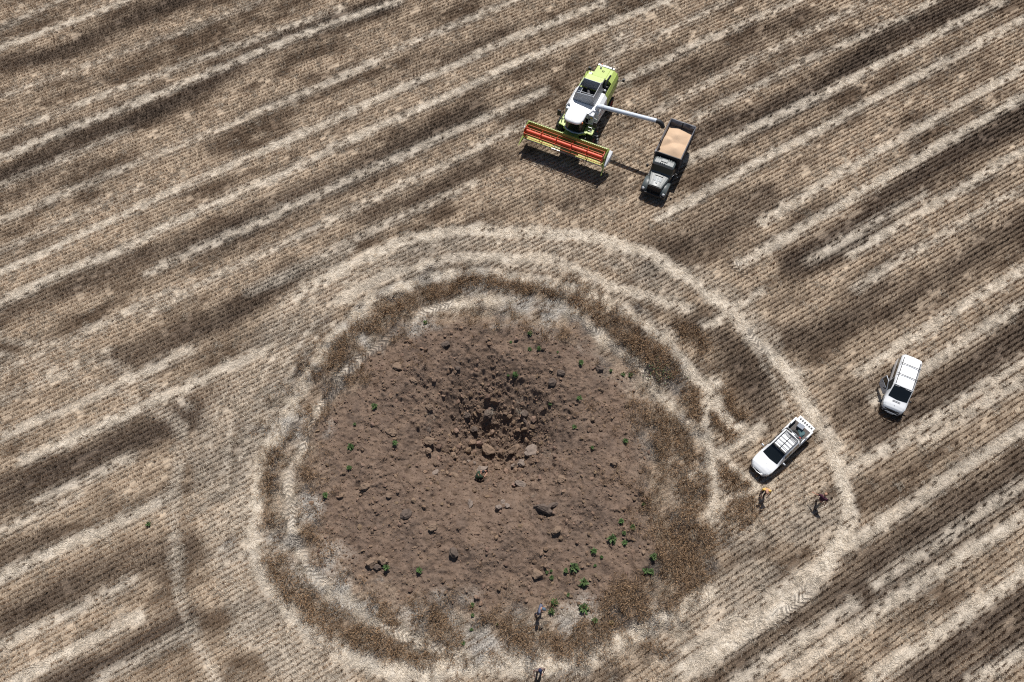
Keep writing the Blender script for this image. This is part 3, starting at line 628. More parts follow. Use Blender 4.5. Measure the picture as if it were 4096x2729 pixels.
# ------------------------------------------------------------------ combine harvester
PSI = R(-115)
cb = empty("combine_harvester", (6.19, 50.06, 0), PSI, "green and white combine harvester with a red reel, tipping grain through its long pipe", "combine harvester")
def wheel(parent, x, y, r, wdt, side, rim="rim_red", lugs=0, name="wheel"):
    a = (0, side, 0); t_ = MB().lathe((x, y, r), a, [(-wdt/2, r*.62), (-wdt/2, r*.90), (-wdt*.36, r*.985), (0, r), (wdt*.36, r*.985), (wdt/2, r*.90), (wdt/2, r*.62), (wdt*.2, r*.58)], 28)
    for k in range(lugs):
        th = 2*math.pi*k/lugs
        for sg in (-1, 1):
            p = [Vector((x+(r+.0)*math.cos(th), y+sg*wdt*.02, r+(r+.0)*math.sin(th))), Vector((x+r*math.cos(th+sg*0+.16), y+sg*wdt*.46, r+r*math.sin(th+.16)))]
            t_.tube(p, .035, 5)
    o = t_.build(name, "rubber", parent, smooth=35)
    MB().lathe((x, y, r), a, [(wdt*.10, .02), (wdt*.12, r*.20), (wdt*.30, r*.24), (wdt*.22, r*.52), (wdt*.44, r*.61), (wdt*.40, r*.64), (-wdt*.3, r*.60)], 24).build("rim", rim, o, smooth=35)
    return o
for s in (1, -1):
    wheel(cb, 1.75, s*1.36, .92, .62, s, lugs=18); wheel(cb, -2.45, s*1.22, .60, .44, s, lugs=14)
mb = MB().box(-3.3, 2.2, -.75, .75, .75, 1.5); mb.tube([(1.75, -1.1, .92), (1.75, 1.1, .92)], .14); mb.tube([(-2.45, -1.05, .6), (-2.45, 1.05, .6)], .09); mb.box(-2.6, -2.3, -.3, .3, .5, .9)
mb.build("chassis", "dark_grey", cb, bev=.02)
# side bodywork: white in front, lime behind
def side_shell(x0, x1, s, zb0, zb1, ztop, yt, yo):
    return MB().rings([[(x0, s*.9, zb0), (x0, s*yo, zb0+.12), (x0, s*(yo+.03), 2.0), (x0, s*yo, ztop-.35), (x0, s*yt, ztop), (x0, s*.7, ztop)],
                       [(x1, s*.9, zb1), (x1, s*yo, zb1+.12), (x1, s*(yo+.03), 2.0), (x1, s*yo, ztop-.35), (x1, s*yt, ztop), (x1, s*.7, ztop)]])
side_shell(-.92, 1.12, 1, 1.25, 1.7, 3.18, 1.18, 1.45).build("side_panel", "bright_white", cb, bev=.03)
side_shell(-.85, 1.25, -1, 1.25, 1.7, 3.18, 1.12, 1.36).build("side_panel", "bright_white", cb, bev=.03)
mb = MB().rings([[(x, .95, 1.35+.25*k), (x, 1.42, 1.5+.28*k), (x, 1.45, 2.2), (x, 1.42, 2.72), (x, 1.27, 3.12), (x, 1.24, 3.12), (x, 1.22, 2.4)] for x, k in ((-3.55, 1.6), (-2.9, .6), (-.93, 0))]); mb.build("rear_side_panel", "lime_green", cb, bev=.02)
mb = MB().rings([[(x, -.95, 1.35+.25*k), (x, -1.36, 1.5+.28*k), (x, -1.40, 2.0), (x, -1.36, 2.5), (x, -1.10, 2.72), (x, -.6, 2.72)] for x, k in ((-3.3, 1.4), (-2.6, .6), (-.86, 0))]); mb.build("rear_side_panel", "lime_green", cb, bev=.02)
# rear hood with the open engine bay
mb = MB(); mb.hexa([(-3.70, -.53, 1.9), (-2.28, -.55, 1.9), (-2.28, .66, 1.9), (-3.70, .66, 1.9), (-3.62, -.50, 3.30), (-2.28, -.53, 3.38), (-2.28, .66, 3.38), (-3.62, .66, 3.30)])
mb.hexa([(-2.28, -.96, 2.6), (-1.10, -.98, 2.6), (-1.10, .62, 2.6), (-2.28, .62, 2.6), (-2.28, -.93, 3.40), (-1.10, -.95, 3.42), (-1.10, .62, 3.42), (-2.28, .62, 3.40)])
mb.hexa([(-3.70, .66, 1.9), (-2.22, .66, 1.9), (-2.22, 1.41, 1.9), (-3.60, 1.38, 1.9), (-3.62, .66, 3.305), (-2.22, .66, 3.385), (-2.22, .98, 3.36), (-3.60, .95, 3.28)])
mb.build("engine_hood", "lime_green", cb, bev=.03)
mb = MB().hexa([(-3.60, .97, 3.27), (-2.22, 1.0, 3.35), (-2.22, 1.27, 3.13), (-3.55, 1.27, 3.0), (-3.60, .95, 3.285), (-2.22, .98, 3.365), (-2.22, 1.26, 3.145), (-3.55, 1.26, 3.015)]); mb.build("hood_edge", "lime_green", cb)
MB().box(-3.74, -3.55, -.52, .95, 3.26, 3.36).build("rear_strip", "bright_white", cb, bev=.02)
MB().box(-3.80, -3.705, -.45, 1.2, 1.5, 2.9).build("straw_chopper", "deep_green", cb, bev=.03)
eb = MB().box(-2.2, -1.06, .64, 1.23, 2.3, 2.7).build("engine_bay", "dark_inside", cb)
mb = MB()
for k in range(7): mb.box(-2.1+.15*k, -2.02+.15*k, .70+.05*(k % 3), 1.12, 2.7, 2.95+.06*(k % 3))
mb.tube([(-2.1, .8, 3.0), (-1.6, 1.0, 3.05), (-1.2, .85, 2.95)], .05); mb.tube([(-1.9, 1.15, 2.9), (-1.15, 1.15, 3.0)], .04); mb.build("engine_block", "black_metal", eb, bev=.01)
MB().box(-1.45, -1.33, .95, 1.08, 2.95, 3.12).build("filter_cap", "grey_white", eb, bev=.01)
MB().tube([(-1.75, .86, 2.8), (-1.78, .88, 3.30), (-1.95, .95, 3.62), (-2.32, 1.08, 3.95)], [.085, .085, .085, .075], 12).build("exhaust_pipe", "dark_grey", cb, smooth=True)
MB().box(-2.28, -1.15, .60, .66, 3.0, 3.45).build("bay_divider", "dark_grey", cb)
for x, y in ((-3.0, .1), (-2.95, .2), (-3.1, .12), (-3.05, .25), (-2.0, .35), (-1.97, .47)): MB().lathe((x, y, 3.36), (0, 0, 1), [(0, .028), (.05, .028)], 8).build("hood_bolt", "black_metal", cb)
MB().lathe((-3.35, -.15, 3.30), (0, 0, 1), [(0, .08), (.20, .08), (.24, .05)], 12).build("filler_cap", "bright_white", cb, smooth=True)
# rear service deck with its rails
mb = MB().box(-3.3, -2.3, -1.25, -.56, 2.3, 2.45); mb.box(-2.95, -2.35, -1.0, -.62, 2.45, 2.85); mb.build("service_deck", "dark_grey", cb, bev=.02)
MB().box(-2.85, -2.5, -.95, -.7, 2.86, 3.0).build("air_intake", "steel", cb, bev=.03)
mb = MB(); mb.tube([(-2.4, -1.2, 2.4), (-2.4, -1.2, 3.3), (-2.75, -1.2, 3.4), (-3.05, -1.2, 3.0), (-3.05, -1.2, 2.4)], .022, 6); mb.build('handrail', 'black_metal', cb); mb = MB(); mb.tube([(-2.5, -.75, 2.4), (-2.55, -.78, 3.45), (-3.0, -.72, 3.6), (-3.3, -.6, 3.4), (-3.3, -.6, 2.4)], .022, 6); mb.build("handrail", "black_metal", cb)
mb = MB(); mb.tube([(-3.5, -.55, 2.6), (-3.45, -1.1, 2.75)], .03, 6); mb.box(-3.52, -3.36, -1.28, -1.05, 2.62, 2.9); mb.build("marker_arm", "black_metal", cb)
mb = MB(); mb.tube([(-3.3, 1.38, 2.5), (-3.55, 1.85, 2.55)], .035, 6); mb.box(-3.66, -3.5, 1.78, 1.98, 2.42, 2.68); mb.build("marker_arm", "black_metal", cb)
for x, y, z in ((-3.66, -.2, 3.36), (3.02, .82, 3.42), (-3.62, .75, 3.36)):
    mb = MB().lathe((x, y, z), (0, 0, 1), [(0, .05), (.10, .055), (.15, .03)], 10); mb.build("beacon", "beacon_orange" if y < .7 or x > 0 else "black_metal", cb, smooth=True)
# grain tank: open hopper of four plates
gt = MB().box(-1.04, .70, -.98, .92, 2.7, 2.95).build("grain_tank", "dark_inside", cb)
for corners in ([(.72, -1.02, 3.10), (.72, .90, 3.10), (.60, .74, 4.12), (.56, -.82, 3.92)], [(-1.06, .92, 3.10), (.72, .92, 3.10), (.84, .78, 4.30), (-1.02, .78, 4.30)],
                [(-1.06, -1.02, 3.10), (-1.06, .92, 3.10), (-1.12, .72, 3.95), (-1.14, -.80, 3.92)], [(-1.06, -1.02, 3.10), (.72, -1.02, 3.10), (.60, -.84, 3.95), (-1.16, -.84, 3.95)]):
    MB().plate(corners, .03).build("hopper_plate", "tank_grey", gt)
MB().tube([(-.95, -.3, 3.05), (-.1, .1, 3.3), (.6, .4, 3.5)], .12, 10).build("filling_auger", "dark_grey", gt, smooth=True)
mb = MB(); mb.tube([(.57, -.80, 3.94), (.61, .72, 4.13)], .025, 6); mb.tube([(-1.13, -.80, 3.94), (-1.12, .70, 3.97)], .025, 6); mb.tube([(.30, -.78, 3.90), (.30, .70, 3.95)], .018, 6); mb.build("hopper_rim", "grey_white", gt)
# white shoulder deck and cab
MB().hexa([(.74, -1.16, 2.6), (1.66, -.95, 2.6), (1.66, .80, 2.6), (.74, 1.20, 2.6), (.74, -1.16, 3.22), (1.62, -.85, 3.14), (1.62, .78, 3.14), (.74, 1.20, 3.22)]).build("front_deck", "bright_white", cb, bev=.05)
mb = MB().box(1.15, 1.62, .80, 1.22, 2.05, 3.05).build("side_cabinet", "grey_white", cb, bev=.07)
MB().box(1.622, 1.632, .98, 1.20, 2.76, 2.88).build("warning_label", "sticker_yellow", mb)
MB().lathe((1.62, .93, 2.6), (1, 0, 0), [(0, .07), (.02, .07)], 12).build("vent_hole", "black_metal", mb)
MB().box(1.18, 1.6, -1.22, -.85, 1.9, 2.95).build("side_cabinet", "grey_white", cb, bev=.06)
def rounded(x0, x1, y0, y1, z, p=4.0, n=36, fr=1.0):
    cx_, cy_, a, b = (x0+x1)/2, (y0+y1)/2, (x1-x0)/2*fr, (y1-y0)/2*fr; out = []
    for k in range(n):
        th = 2*math.pi*k/n; c, s_ = math.cos(th), math.sin(th)
        out.append(Vector((cx_+a*math.copysign(abs(c)**(2/p), c), cy_+b*math.copysign(abs(s_)**(2/p), s_), z)))
    return out
cabp = MB().rings([rounded(1.66, 2.86, -.74, .76, 1.95, 3.4), rounded(1.64, 3.02, -.78, .80, 2.5, 3.4), rounded(1.66, 3.12, -.68, .72, 3.44, 3.6)]).build("cab", "dark_glass", cb, smooth=50)
MB().rings([rounded(1.54, 3.36, -.77, .79, 3.45, 3.6), rounded(1.52, 3.40, -.79, .81, 3.54, 3.6), rounded(1.54, 3.36, -.77, .79, 3.63, 3.5), rounded(1.54, 3.36, -.77, .79, 3.69, 3.0, fr=.86), rounded(1.54, 3.36, -.77, .79, 3.71, 2.6, fr=.4)]).build("cab_roof", "bright_white", cb, smooth=50)
MB().box(3.05, 3.22, -.10, .10, 3.672, 3.70).build("roof_badge", "tank_grey", cb)
MB().tube([(2.60, -.82, 1.98), (2.84, -.55, 1.95), (2.93, 0, 1.94), (2.84, .55, 1.95), (2.60, .86, 1.98)], .06, 8).build("cab_sill", "grey_white", cb, smooth=True)
for y in (-.70, .74): MB().tube([(2.62, y*1.05, 1.98), (2.86, y*.98, 3.45)], .035, 6).build("cab_pillar", "black_metal", cb)
mb = MB(); mb.rings([[(2.50, y, 1.86), (2.92-.5*abs(y)**2, y, 1.86), (2.90-.5*abs(y)**2, y, 1.60), (2.45, y, 1.55)] for y in lin(-1.0, 1.0, 9)]); mb.box(1.3, 2.45, .78, 1.55, 1.74, 1.84); mb.box(1.3, 2.45, -1.45, -.76, 1.74, 1.84); mb.build("platform", "lime_green", cb, bev=.02)
mb = MB(); mb.tube([(2.42, 1.18, 1.84), (2.42, 1.18, 2.62), (2.42, 1.45, 2.62), (2.42, 1.45, 1.84)], .028, 8); mb.tube([(2.42, 1.18, 2.2), (2.42, 1.45, 2.2)], .02, 6); mb.build('handrail', 'bright_white', cb, smooth=True); mb = MB(); mb.tube([(1.5, 1.5, 1.84), (1.5, 1.5, 2.7), (1.5, 1.2, 2.8)], .022, 6); mb.build("handrail", "bright_white", cb, smooth=True)
mb = MB()
for k in range(4): mb.box(1.72, 2.15, 1.56+.05*k, 1.84+.05*k, 1.5-.34*k, 1.54-.34*k)
mb.tube([(1.72, 1.62, 1.7), (1.72, 1.9, .4)], .025, 6); mb.tube([(2.15, 1.62, 1.7), (2.15, 1.9, .4)], .025, 6); mb.build("ladder", "dark_grey", cb)
for s in (-1, 1):
    mb = MB().tube([(2.3, s*.8, 2.8), (2.15, s*1.45, 2.72)], .04, 6); mb.hexa([(2.05, s*1.42, 2.42), (2.17, s*1.42, 2.42), (2.17, s*1.74, 2.42), (2.05, s*1.74, 2.42), (2.0, s*1.42, 2.95), (2.1, s*1.42, 2.95), (2.1, s*1.74, 2.95), (2.0, s*1.74, 2.95)]); mb.build("mirror", "black_metal", cb, bev=.02)
mb = MB().tube([(2.4, -.8, 2.5), (2.2, -1.3, 2.3), (1.5, -1.4, 2.4)], .025, 6); mb.tube([(2.2, -1.3, 1.8), (2.2, -1.3, 2.6)], .022, 6); mb.tube([(1.6, -1.4, 1.8), (1.6, -1.4, 2.5)], .022, 6); mb.build("handrail", "black_metal", cb)
mb = MB()
for k in range(3): mb.box(-.7+.55*k, -.32+.55*k, 1.478, 1.488, 2.32+.03*k, 2.37+.03*k)
mb.build("side_stripe", "sticker_red", cb)
# unloading pipe
up = MB().tube([(.80, 1.22, 2.6), (.80, 1.24, 3.30), (.80, 1.34, 3.46), (.80, 1.60, 3.53), (.76, 4.2, 3.80), (.70, 6.28, 3.98)], [.2, .2, .2, .19, .175, .17], 16).build("unloading_pipe", "pipe_white", cb, smooth=35)
MB().lathe((.80, 1.66, 3.54), (-.01, 1, .1), [(-.10, .20), (-.10, .225), (.10, .225), (.10, .20)], 16).build("pipe_collar", "grey_white", up, smooth=30)
MB().lathe((.76, 4.2, 3.80), (-.01, 1, .1), [(-.03, .17), (-.03, .195), (.03, .195), (.03, .17)], 16).build("pipe_collar", "grey_white", up, smooth=30)
MB().tube([(.70, 6.20, 3.97), (.70, 6.45, 3.98), (.71, 6.66, 3.85), (.72, 6.84, 3.52)], [.185, .195, .19, .165], 14).build("spout", "black_metal", up, smooth=35)
# feeder house, header, reel
MB().hexa([(2.0, -.62, 1.15), (3.62, -.72, 1.10), (3.62, .52, 1.10), (2.0, .52, 1.15), (2.0, -.62, 1.95), (3.62, -.72, 1.80), (3.62, .52, 1.80), (2.0, .52, 1.95)]).build("feeder_house", "deep_green", cb, bev=.03)
mb = MB(); mb.tube([(2.4, .75, 1.6), (2.9, .85, 1.6), (3.5, 1.0, 1.6)], .05, 8); mb.box(2.2, 2.75, .6, 1.15, 1.0, 1.5); mb.build("drive_shaft", "black_metal", cb, bev=.02)
Y0, Y1 = -3.62, 3.36
prof = [(3.10, 1.70), (3.06, 1.66), (3.10, 1.20), (3.22, .86), (3.46, .74), (3.70, .80), (4.08, .78), (4.08, .74), (3.40, .66), (3.14, .80), (3.02, 1.2), (2.98, 1.70), (3.02, 1.76), (3.10, 1.76)]
hd = MB().rings([[(x, y, z) for x, z in prof] for y in lin(Y0, Y1, 8)]).build("header", "lime_green", cb)
mb = MB()
for k in range(34):
    y = Y0+.1+(Y1-Y0-.2)*k/33
    if k == 16: mb.build("floor_plate", "knife_yellow", hd); mb = MB()
    if 11 < k < 22: continue
    mb.box(3.78, 4.12, y-.106, y+.106, .805, .835)
mb.build("floor_plate", "knife_yellow", hd)
mb = MB().box(4.10, 4.16, Y0, Y1, .76, .80)
for k in range(88):
    y = Y0+.05+(Y1-Y0-.1)*k/87; mb.add([(4.15, y-.022, .79), (4.15, y+.022, .79), (4.27, y, .775), (4.15, y, .76)], [(0, 1, 2), (0, 3, 2), (1, 3, 2)])
mb.build("knife_bar", "steel", hd)
fa = MB().tube([(3.44, Y0+.1, 1.02), (3.44, Y1-.1, 1.02)], .17, 14)
for k in range(150):
    y = Y0+.15+(Y1-Y0-.3)*k/149
    if abs(y+.1) < .55: continue
    th = k*.62*(1 if y < -.1 else -1); fa.box(3.44+.17*math.cos(th)-.05, 3.44+.17*math.cos(th)+.05, y-.02, y+.02, 1.02+.2*math.sin(th)-.05, 1.02+.2*math.sin(th)+.05)
fa.build("feed_auger", "deep_green", hd)
mb = MB()
for k in range(40): mb.box(3.0, 3.12, Y0+.1+k*.175, Y0+.16+k*.175, 1.762, 1.80)
mb.build("back_rail", "deep_green", hd)
for y, s in ((Y0, -1), (Y1, 1)):
    MB().hexa([(3.0, y, .66), (4.10, y, .66), (4.10, y+s*.10, .66), (3.0, y+s*.10, .66), (3.0, y, 1.78), (3.62, y, 1.45), (3.62, y+s*.10, 1.45), (3.0, y+s*.10, 1.78)]).build("end_plate", "lime_green", hd, bev=.01)
    MB().rings([[(4.0, y+s*.02, .62), (4.0, y+s*.16, .62), (4.0, y+s*.16, 1.0), (4.0, y+s*.02, 1.0)], [(4.35, y+s*.12, .50), (4.35, y+s*.22, .50), (4.35, y+s*.22, .72), (4.35, y+s*.12, .72)], [(4.78, y+s*.20, .42), (4.78, y+s*.23, .42), (4.78, y+s*.23, .45), (4.78, y+s*.20, .45)]]).build("crop_divider", "lime_green", hd, bev=.01)
    MB().tube([(3.05, y+s*.05, 1.72), (3.5, y+s*.05, 1.78), (4.0, y+s*.05, 1.60)], .05, 8).build("reel_arm", "deep_green", hd, smooth=True)
MB().rings([[(2.95, Y1+.12, 1.0), (2.95, Y1+.44, 1.05), (2.95, Y1+.42, 1.55), (2.95, Y1+.14, 1.62)], [(3.5, Y1+.12, .85), (3.5, Y1+.42, .9), (3.5, Y1+.38, 1.32), (3.5, Y1+.14, 1.40)], [(4.12, Y1+.13, .70), (4.12, Y1+.30, .72), (4.12, Y1+.27, .92), (4.12, Y1+.14, .98)]]).build("side_guard", "bright_white", hd, bev=.03)
MB().lathe((3.6, Y0-.10, 1.45), (0, -1, 0), [(0, .16), (.10, .15), (.14, .08)], 14).build("drive_cover", "grey_white", hd, smooth=30)
RX, RZ, RR = 3.93, 1.58, .50
rl = MB().tube([(RX, Y0+.12, RZ), (RX, Y1-.10, RZ)], .155, 18).build("reel", "reel_red", cb, smooth=35)
bar = MB().tube([(0, Y0+.06, 0), (0, Y1-.05, 0)], .026, 7)
for k in range(46):
    y = Y0+.12+(Y1-Y0-.24)*k/45; bar.tube([(0, y, 0), (-.03, y, -.20)], .0075, 4)
b0 = bar.build("tine_bar", "bar_orange", rl)
for k in range(6):
    th = R(20+60*k); o = b0 if k == 0 else mesh_copy(b0, rl); o.location = (RX+RR*math.cos(th), 0, RZ+RR*math.sin(th))
sp = MB()
for k in range(6):
    a, b = R(20+60*k), R(80+60*k); pa, pb = (RR*math.cos(a), 0, RR*math.sin(a)), (RR*math.cos(b), 0, RR*math.sin(b))
    sp.tube([(.12*math.cos(a), 0, .12*math.sin(a)), pa], .030, 6); sp.tube([tuple(q*.72 for q in pa), tuple(q*.72 for q in pb)], .018, 5)
s0 = sp.build("reel_spider", "reel_red", rl)
for k in range(6):
    o = s0 if k == 0 else mesh_copy(s0, rl); o.location = (RX, Y0+.12+(Y1-Y0-.22)*k/5, RZ)
for y in (Y0+.06, Y1-.04):
    MB().lathe((RX, y, RZ), (0, 1, 0), [(-.012, RR*.98), (.012, RR*.98)], 6).build("end_disc", "reel_red", rl)

for o in (hd, rl):
    o.location = (.42, 0, .36)      # header carried high on its lift
# ------------------------------------------------------------------ grain truck
mat("truck_green", (.070, .084, .084), .38, var=.08, spec=.45, coat=.22, dirt=((.12, .11, .09), .3)); mat("worn_green", (.20, .225, .235), .45, var=.1); mat("bed_grey", (.085, .085, .10), .5, var=.2, dirt=((.16, .14, .12), .4)); mat("grain", (.55, .395, .27), .9, var=.14, scale=22, spec=.1, bump=.35)
tr = empty("grain_truck", (12.18, 43.80, 0), R(-114.6), "dark green lorry with a long bonnet and a high open bed full of grain", "truck")
MB().box(-4.3, 1.5, -.42, .32, .55, .85).build("chassis", "black_metal", tr, bev=.02)
for s in (1, -1):
    wheel(tr, 1.02, -.05+s*.86, .46, .26, s, "dark_grey"); wheel(tr, -3.25, -.05+s*.80, .46, .46, s, "dark_grey")
bd = MB().box(-4.48, -.80, -1.06, 1.03, .98, 1.14); 
for s in (1, -1):
    yy = -.015+s*1.045
    bd.hexa([(-4.48, yy-.03, 1.14), (-.80, yy-.03, 1.14), (-.80, yy+.03, 1.14), (-4.48, yy+.03, 1.14), (-4.48, yy-.03, 2.50), (-.80, yy-.03, 2.46), (-.80, yy+.03, 2.46), (-4.48, yy+.03, 2.50)])
    for k in range(8): bd.box(-4.40+.5*k, -4.32+.5*k, yy+s*.032, yy+s*.075, 1.0, 2.46)
bed = bd.build("cargo_bed", "bed_grey", tr, bev=.012)
MB().box(-.86, -.78, -1.05, 1.02, 1.14, 2.52).build("headboard", "black_metal", bed, bev=.01)
mb = MB().box(-4.54, -4.44, -1.04, 1.01, 1.14, 2.56); mb.rings([[(-4.42, y, 1.9), (-4.30, y, 2.05+.06*math.sin(y*9)), (-4.28, y, 2.40+.05*math.sin(y*7+1)), (-4.42, y, 2.58+.03*math.sin(y*5)), (-4.50, y, 2.58)] for y in lin(-1.0, .97, 18)]); mb.build("tailboard", "bed_grey", bed, bev=.01)
MB().tube([(-4.40, -.02, 2.60), (-4.26, -.02, 2.35), (-4.28, -.02, 2.0)], .05, 6).build("tailboard_strap", "rubber", bed)
mb = MB(); mb.tube([(-4.5, -1.09, 2.52), (-.78, -1.09, 2.48)], .04, 8); mb.tube([(-4.5, 1.06, 2.52), (-.78, 1.06, 2.48)], .04, 8); mb.box(-.95, -.72, -1.16, -1.02, 2.3, 2.54); mb.build("bed_rail", "bed_grey", bed, bev=.008)
# cab
L = Loft([(-.70, [(0, .85), (.86, .85), (.92, 1.2), (.92, 1.6), (.86, 2.08), (.74, 2.17), (0, 2.21)]), (-.52, [(0, .80), (.88, .80), (.94, 1.2), (.94, 1.6), (.88, 2.12), (.76, 2.21), (0, 2.25)]),
          (-.05, [(0, .80), (.88, .80), (.94, 1.2), (.94, 1.6), (.88, 2.12), (.76, 2.20), (0, 2.25)]), (.06, [(0, .80), (.88, .80), (.93, 1.2), (.93, 1.6), (.86, 2.04), (.74, 2.13), (0, 2.18)]),
          (.34, [(0, .80), (.86, .80), (.90, 1.1), (.90, 1.42), (.86, 1.50), (.74, 1.55), (0, 1.60)]), (.42, [(0, .80), (.80, .80), (.84, 1.0), (.84, 1.3), (.80, 1.42), (.70, 1.5), (0, 1.55)])])
cab_ = L.body(3); [setattr(v, 'y', v.y-.08) for v in cab_.v]; cab_ = cab_.build("cab", "truck_green", tr, smooth=30)
g_ = L.panel(lin(.075, .33, 5), [4.1, 4.5, 5, 5.5, 6, 6.5, 7, 7.5, 7.9], .012); [setattr(v, 'y', v.y-.08) for v in g_.v]; g_.build("windscreen", "dark_glass", cab_)
for t0 in ((3.2, 3.9), (8.1, 8.8)):
    g_ = L.panel(lin(-.48, .08, 4), lin(*t0, 3), .012); [setattr(v, 'y', v.y-.08) for v in g_.v]; g_.build("side_window", "dark_glass", cab_)
mb = MB()
for k in range(8):
    y = -.74+.19*k
    if 2 <= k <= 4: mb.box(-.10, .0, y-.008, y+.008, 2.24, 2.262); continue
    mb.box(-.62, .0, y-.010, y+.010, 2.19 if abs(y+.08) > .6 else 2.235, 2.225 if abs(y+.08) > .6 else 2.262)
mb.build("roof_ribs", "truck_green", cab_)
MB().box(-.50, -.20, -.36, .16, 2.24, 2.30).build("roof_hatch", "truck_green", cab_, bev=.02)
for y in (-.36, -.18, 0.0): MB().lathe((-.06, y, 2.24), (0, 0, 1), [(0, .035), (.05, .035), (.07, .02)], 10).build("roof_marker", "black_metal", cab_, smooth=True)
mb = MB().rings([[(.06+.10, y, 2.10+.06*(1-abs(y+.08))), (.04, y, 2.17+.05*(1-abs(y+.08))), (.02, y, 2.14+.05*(1-abs(y+.08)))] for y in lin(-.86, .70, 9)]); mb.build("sun_visor", "black_metal", cab_)
hood = MB().rings([[(x, -.08-wd, 1.02), (x, -.08-wd, zt-.10), (x, -.08-wd*.90, zt-.02), (x, -.08-wd*.45, zt+.02), (x, -.08, zt+.035), (x, -.08+wd*.45, zt+.02), (x, -.08+wd*.90, zt-.02), (x, -.08+wd, zt-.10), (x, -.08+wd, 1.02)] for x, wd, zt in ((.36, .83, 1.50), (.8, .76, 1.49), (1.3, .66, 1.46), (1.66, .58, 1.42))]).build("bonnet", "truck_green", tr, smooth=30)
MB().box(.55, .72, -.40, .24, 1.515, 1.575).build("bonnet_vent", "truck_green", hood, bev=.03)
mb = MB().box(.80, 1.42, -.15, -.01, 1.50, 1.535)
for yy in (-.30, .14): mb.box(.80, 1.20, yy-.10, yy+.10, 1.495, 1.525)
mb.build("bonnet_panel", "worn_green", hood, bev=.01); hood.children[-1]["label"] = "pale worn panels on the bonnet"
mb = MB()
for yy in (-.52, .36): mb.hexa([(.45, yy*1.18-.01, 1.47), (1.60, yy*.9-.01, 1.42), (1.60, yy*.9+.01, 1.42), (.45, yy*1.18+.01, 1.47), (.45, yy*1.18-.01, 1.515), (1.60, yy*.9-.01, 1.452), (1.60, yy*.9+.01, 1.452), (.45, yy*1.18+.01, 1.515)])
mb.build("bonnet_crease", "truck_green", hood)
mb = MB().box(1.66, 1.72, -.64, .48, .66, 1.38)
for k in range(9): mb.box(1.72, 1.74, -.58+.12*k, -.53+.12*k, .7, 1.3)
mb.build("grille", "black_metal", tr, bev=.01)
for s in (1, -1):
    mb = MB().rings([[(x, -.08+s*.56, z-.25), (x, -.08+s*.58, z), (x, -.08+s*.86, z+.02), (x, -.08+s*1.04, z-.06), (x, -.08+s*1.07, z-.28)] for x, z in ((.30, .70), (.50, 1.0), (.80, 1.16), (1.20, 1.18), (1.60, 1.08), (1.82, .92), (1.88, .70))], closed=True); mb.build("fender", "truck_green", tr, smooth=40)
    MB().lathe((1.84, -.08+s*.86, .90), (1, 0, .15), [(-.05, .11), (.02, .115), (.05, .08), (.06, .03)], 14).build("headlight", "lamp_glass", tr, smooth=30)
    mb = MB().tube([(.22, -.08+s*.9, 1.75), (.30, -.08+s*1.18, 1.85)], .018, 5); mb.box(.22, .30, -.08+s*1.14, -.08+s*1.30, 1.62, 1.95); mb.build("mirror", "black_metal", tr, bev=.02)
    MB().box(-.6, .3, -.08+s*.84, -.08+s*1.02, .62, .68).build("step", "black_metal", tr, bev=.01)
MB().hexa([(1.84, -1.12, .48), (1.98, -1.0, .48), (1.98, .84, .48), (1.84, .96, .48), (1.84, -1.12, .72), (1.98, -1.0, .72), (1.98, .84, .72), (1.84, .96, .72)]).build("bumper", "black_metal", tr, bev=.02)
MB().tube([(.30, .86, 1.5), (.1, 1.0, 1.62), (.02, 1.3, 1.3)], .012, 5).build("cable", "grey_white", tr)
MB().lathe((-.62, .80, .7), (0, 0, 1), [(0, .14), (.9, .14)], 12).build("fuel_tank", "black_metal", tr, smooth=30)
# grain in the bed: heaped in two overlapping cones
xs, ys = lin(-4.44, -.88, 46), lin(-1.00, .97, 26); rows = []
for x in xs:
    r_ = []
    for y in ys:
        h1 = 2.56-.50*math.hypot((x+1.7)*.95, y-.25); h2 = 2.40-.42*math.hypot((x+3.2)*.8, y+.10); h3 = 2.36-.5*math.hypot((x+2.55), y+.55)
        z = max(h1, h2, h3, 1.98); z = z + .06*(float(fbm(np.array([x*2.2]), np.array([y*2.2]), 7, 3)[0])-.5)
        r_.append((x, y, min(z, 2.62)))
    rows.append(r_)
gh = MB().grid(rows).build("grain_heap", "grain", None, smooth=60); gh.location = tr.location; gh.rotation_euler = tr.rotation_euler
tag(gh, "heap of pale tan wheat grain lying in the bed of the dark lorry", "grain")
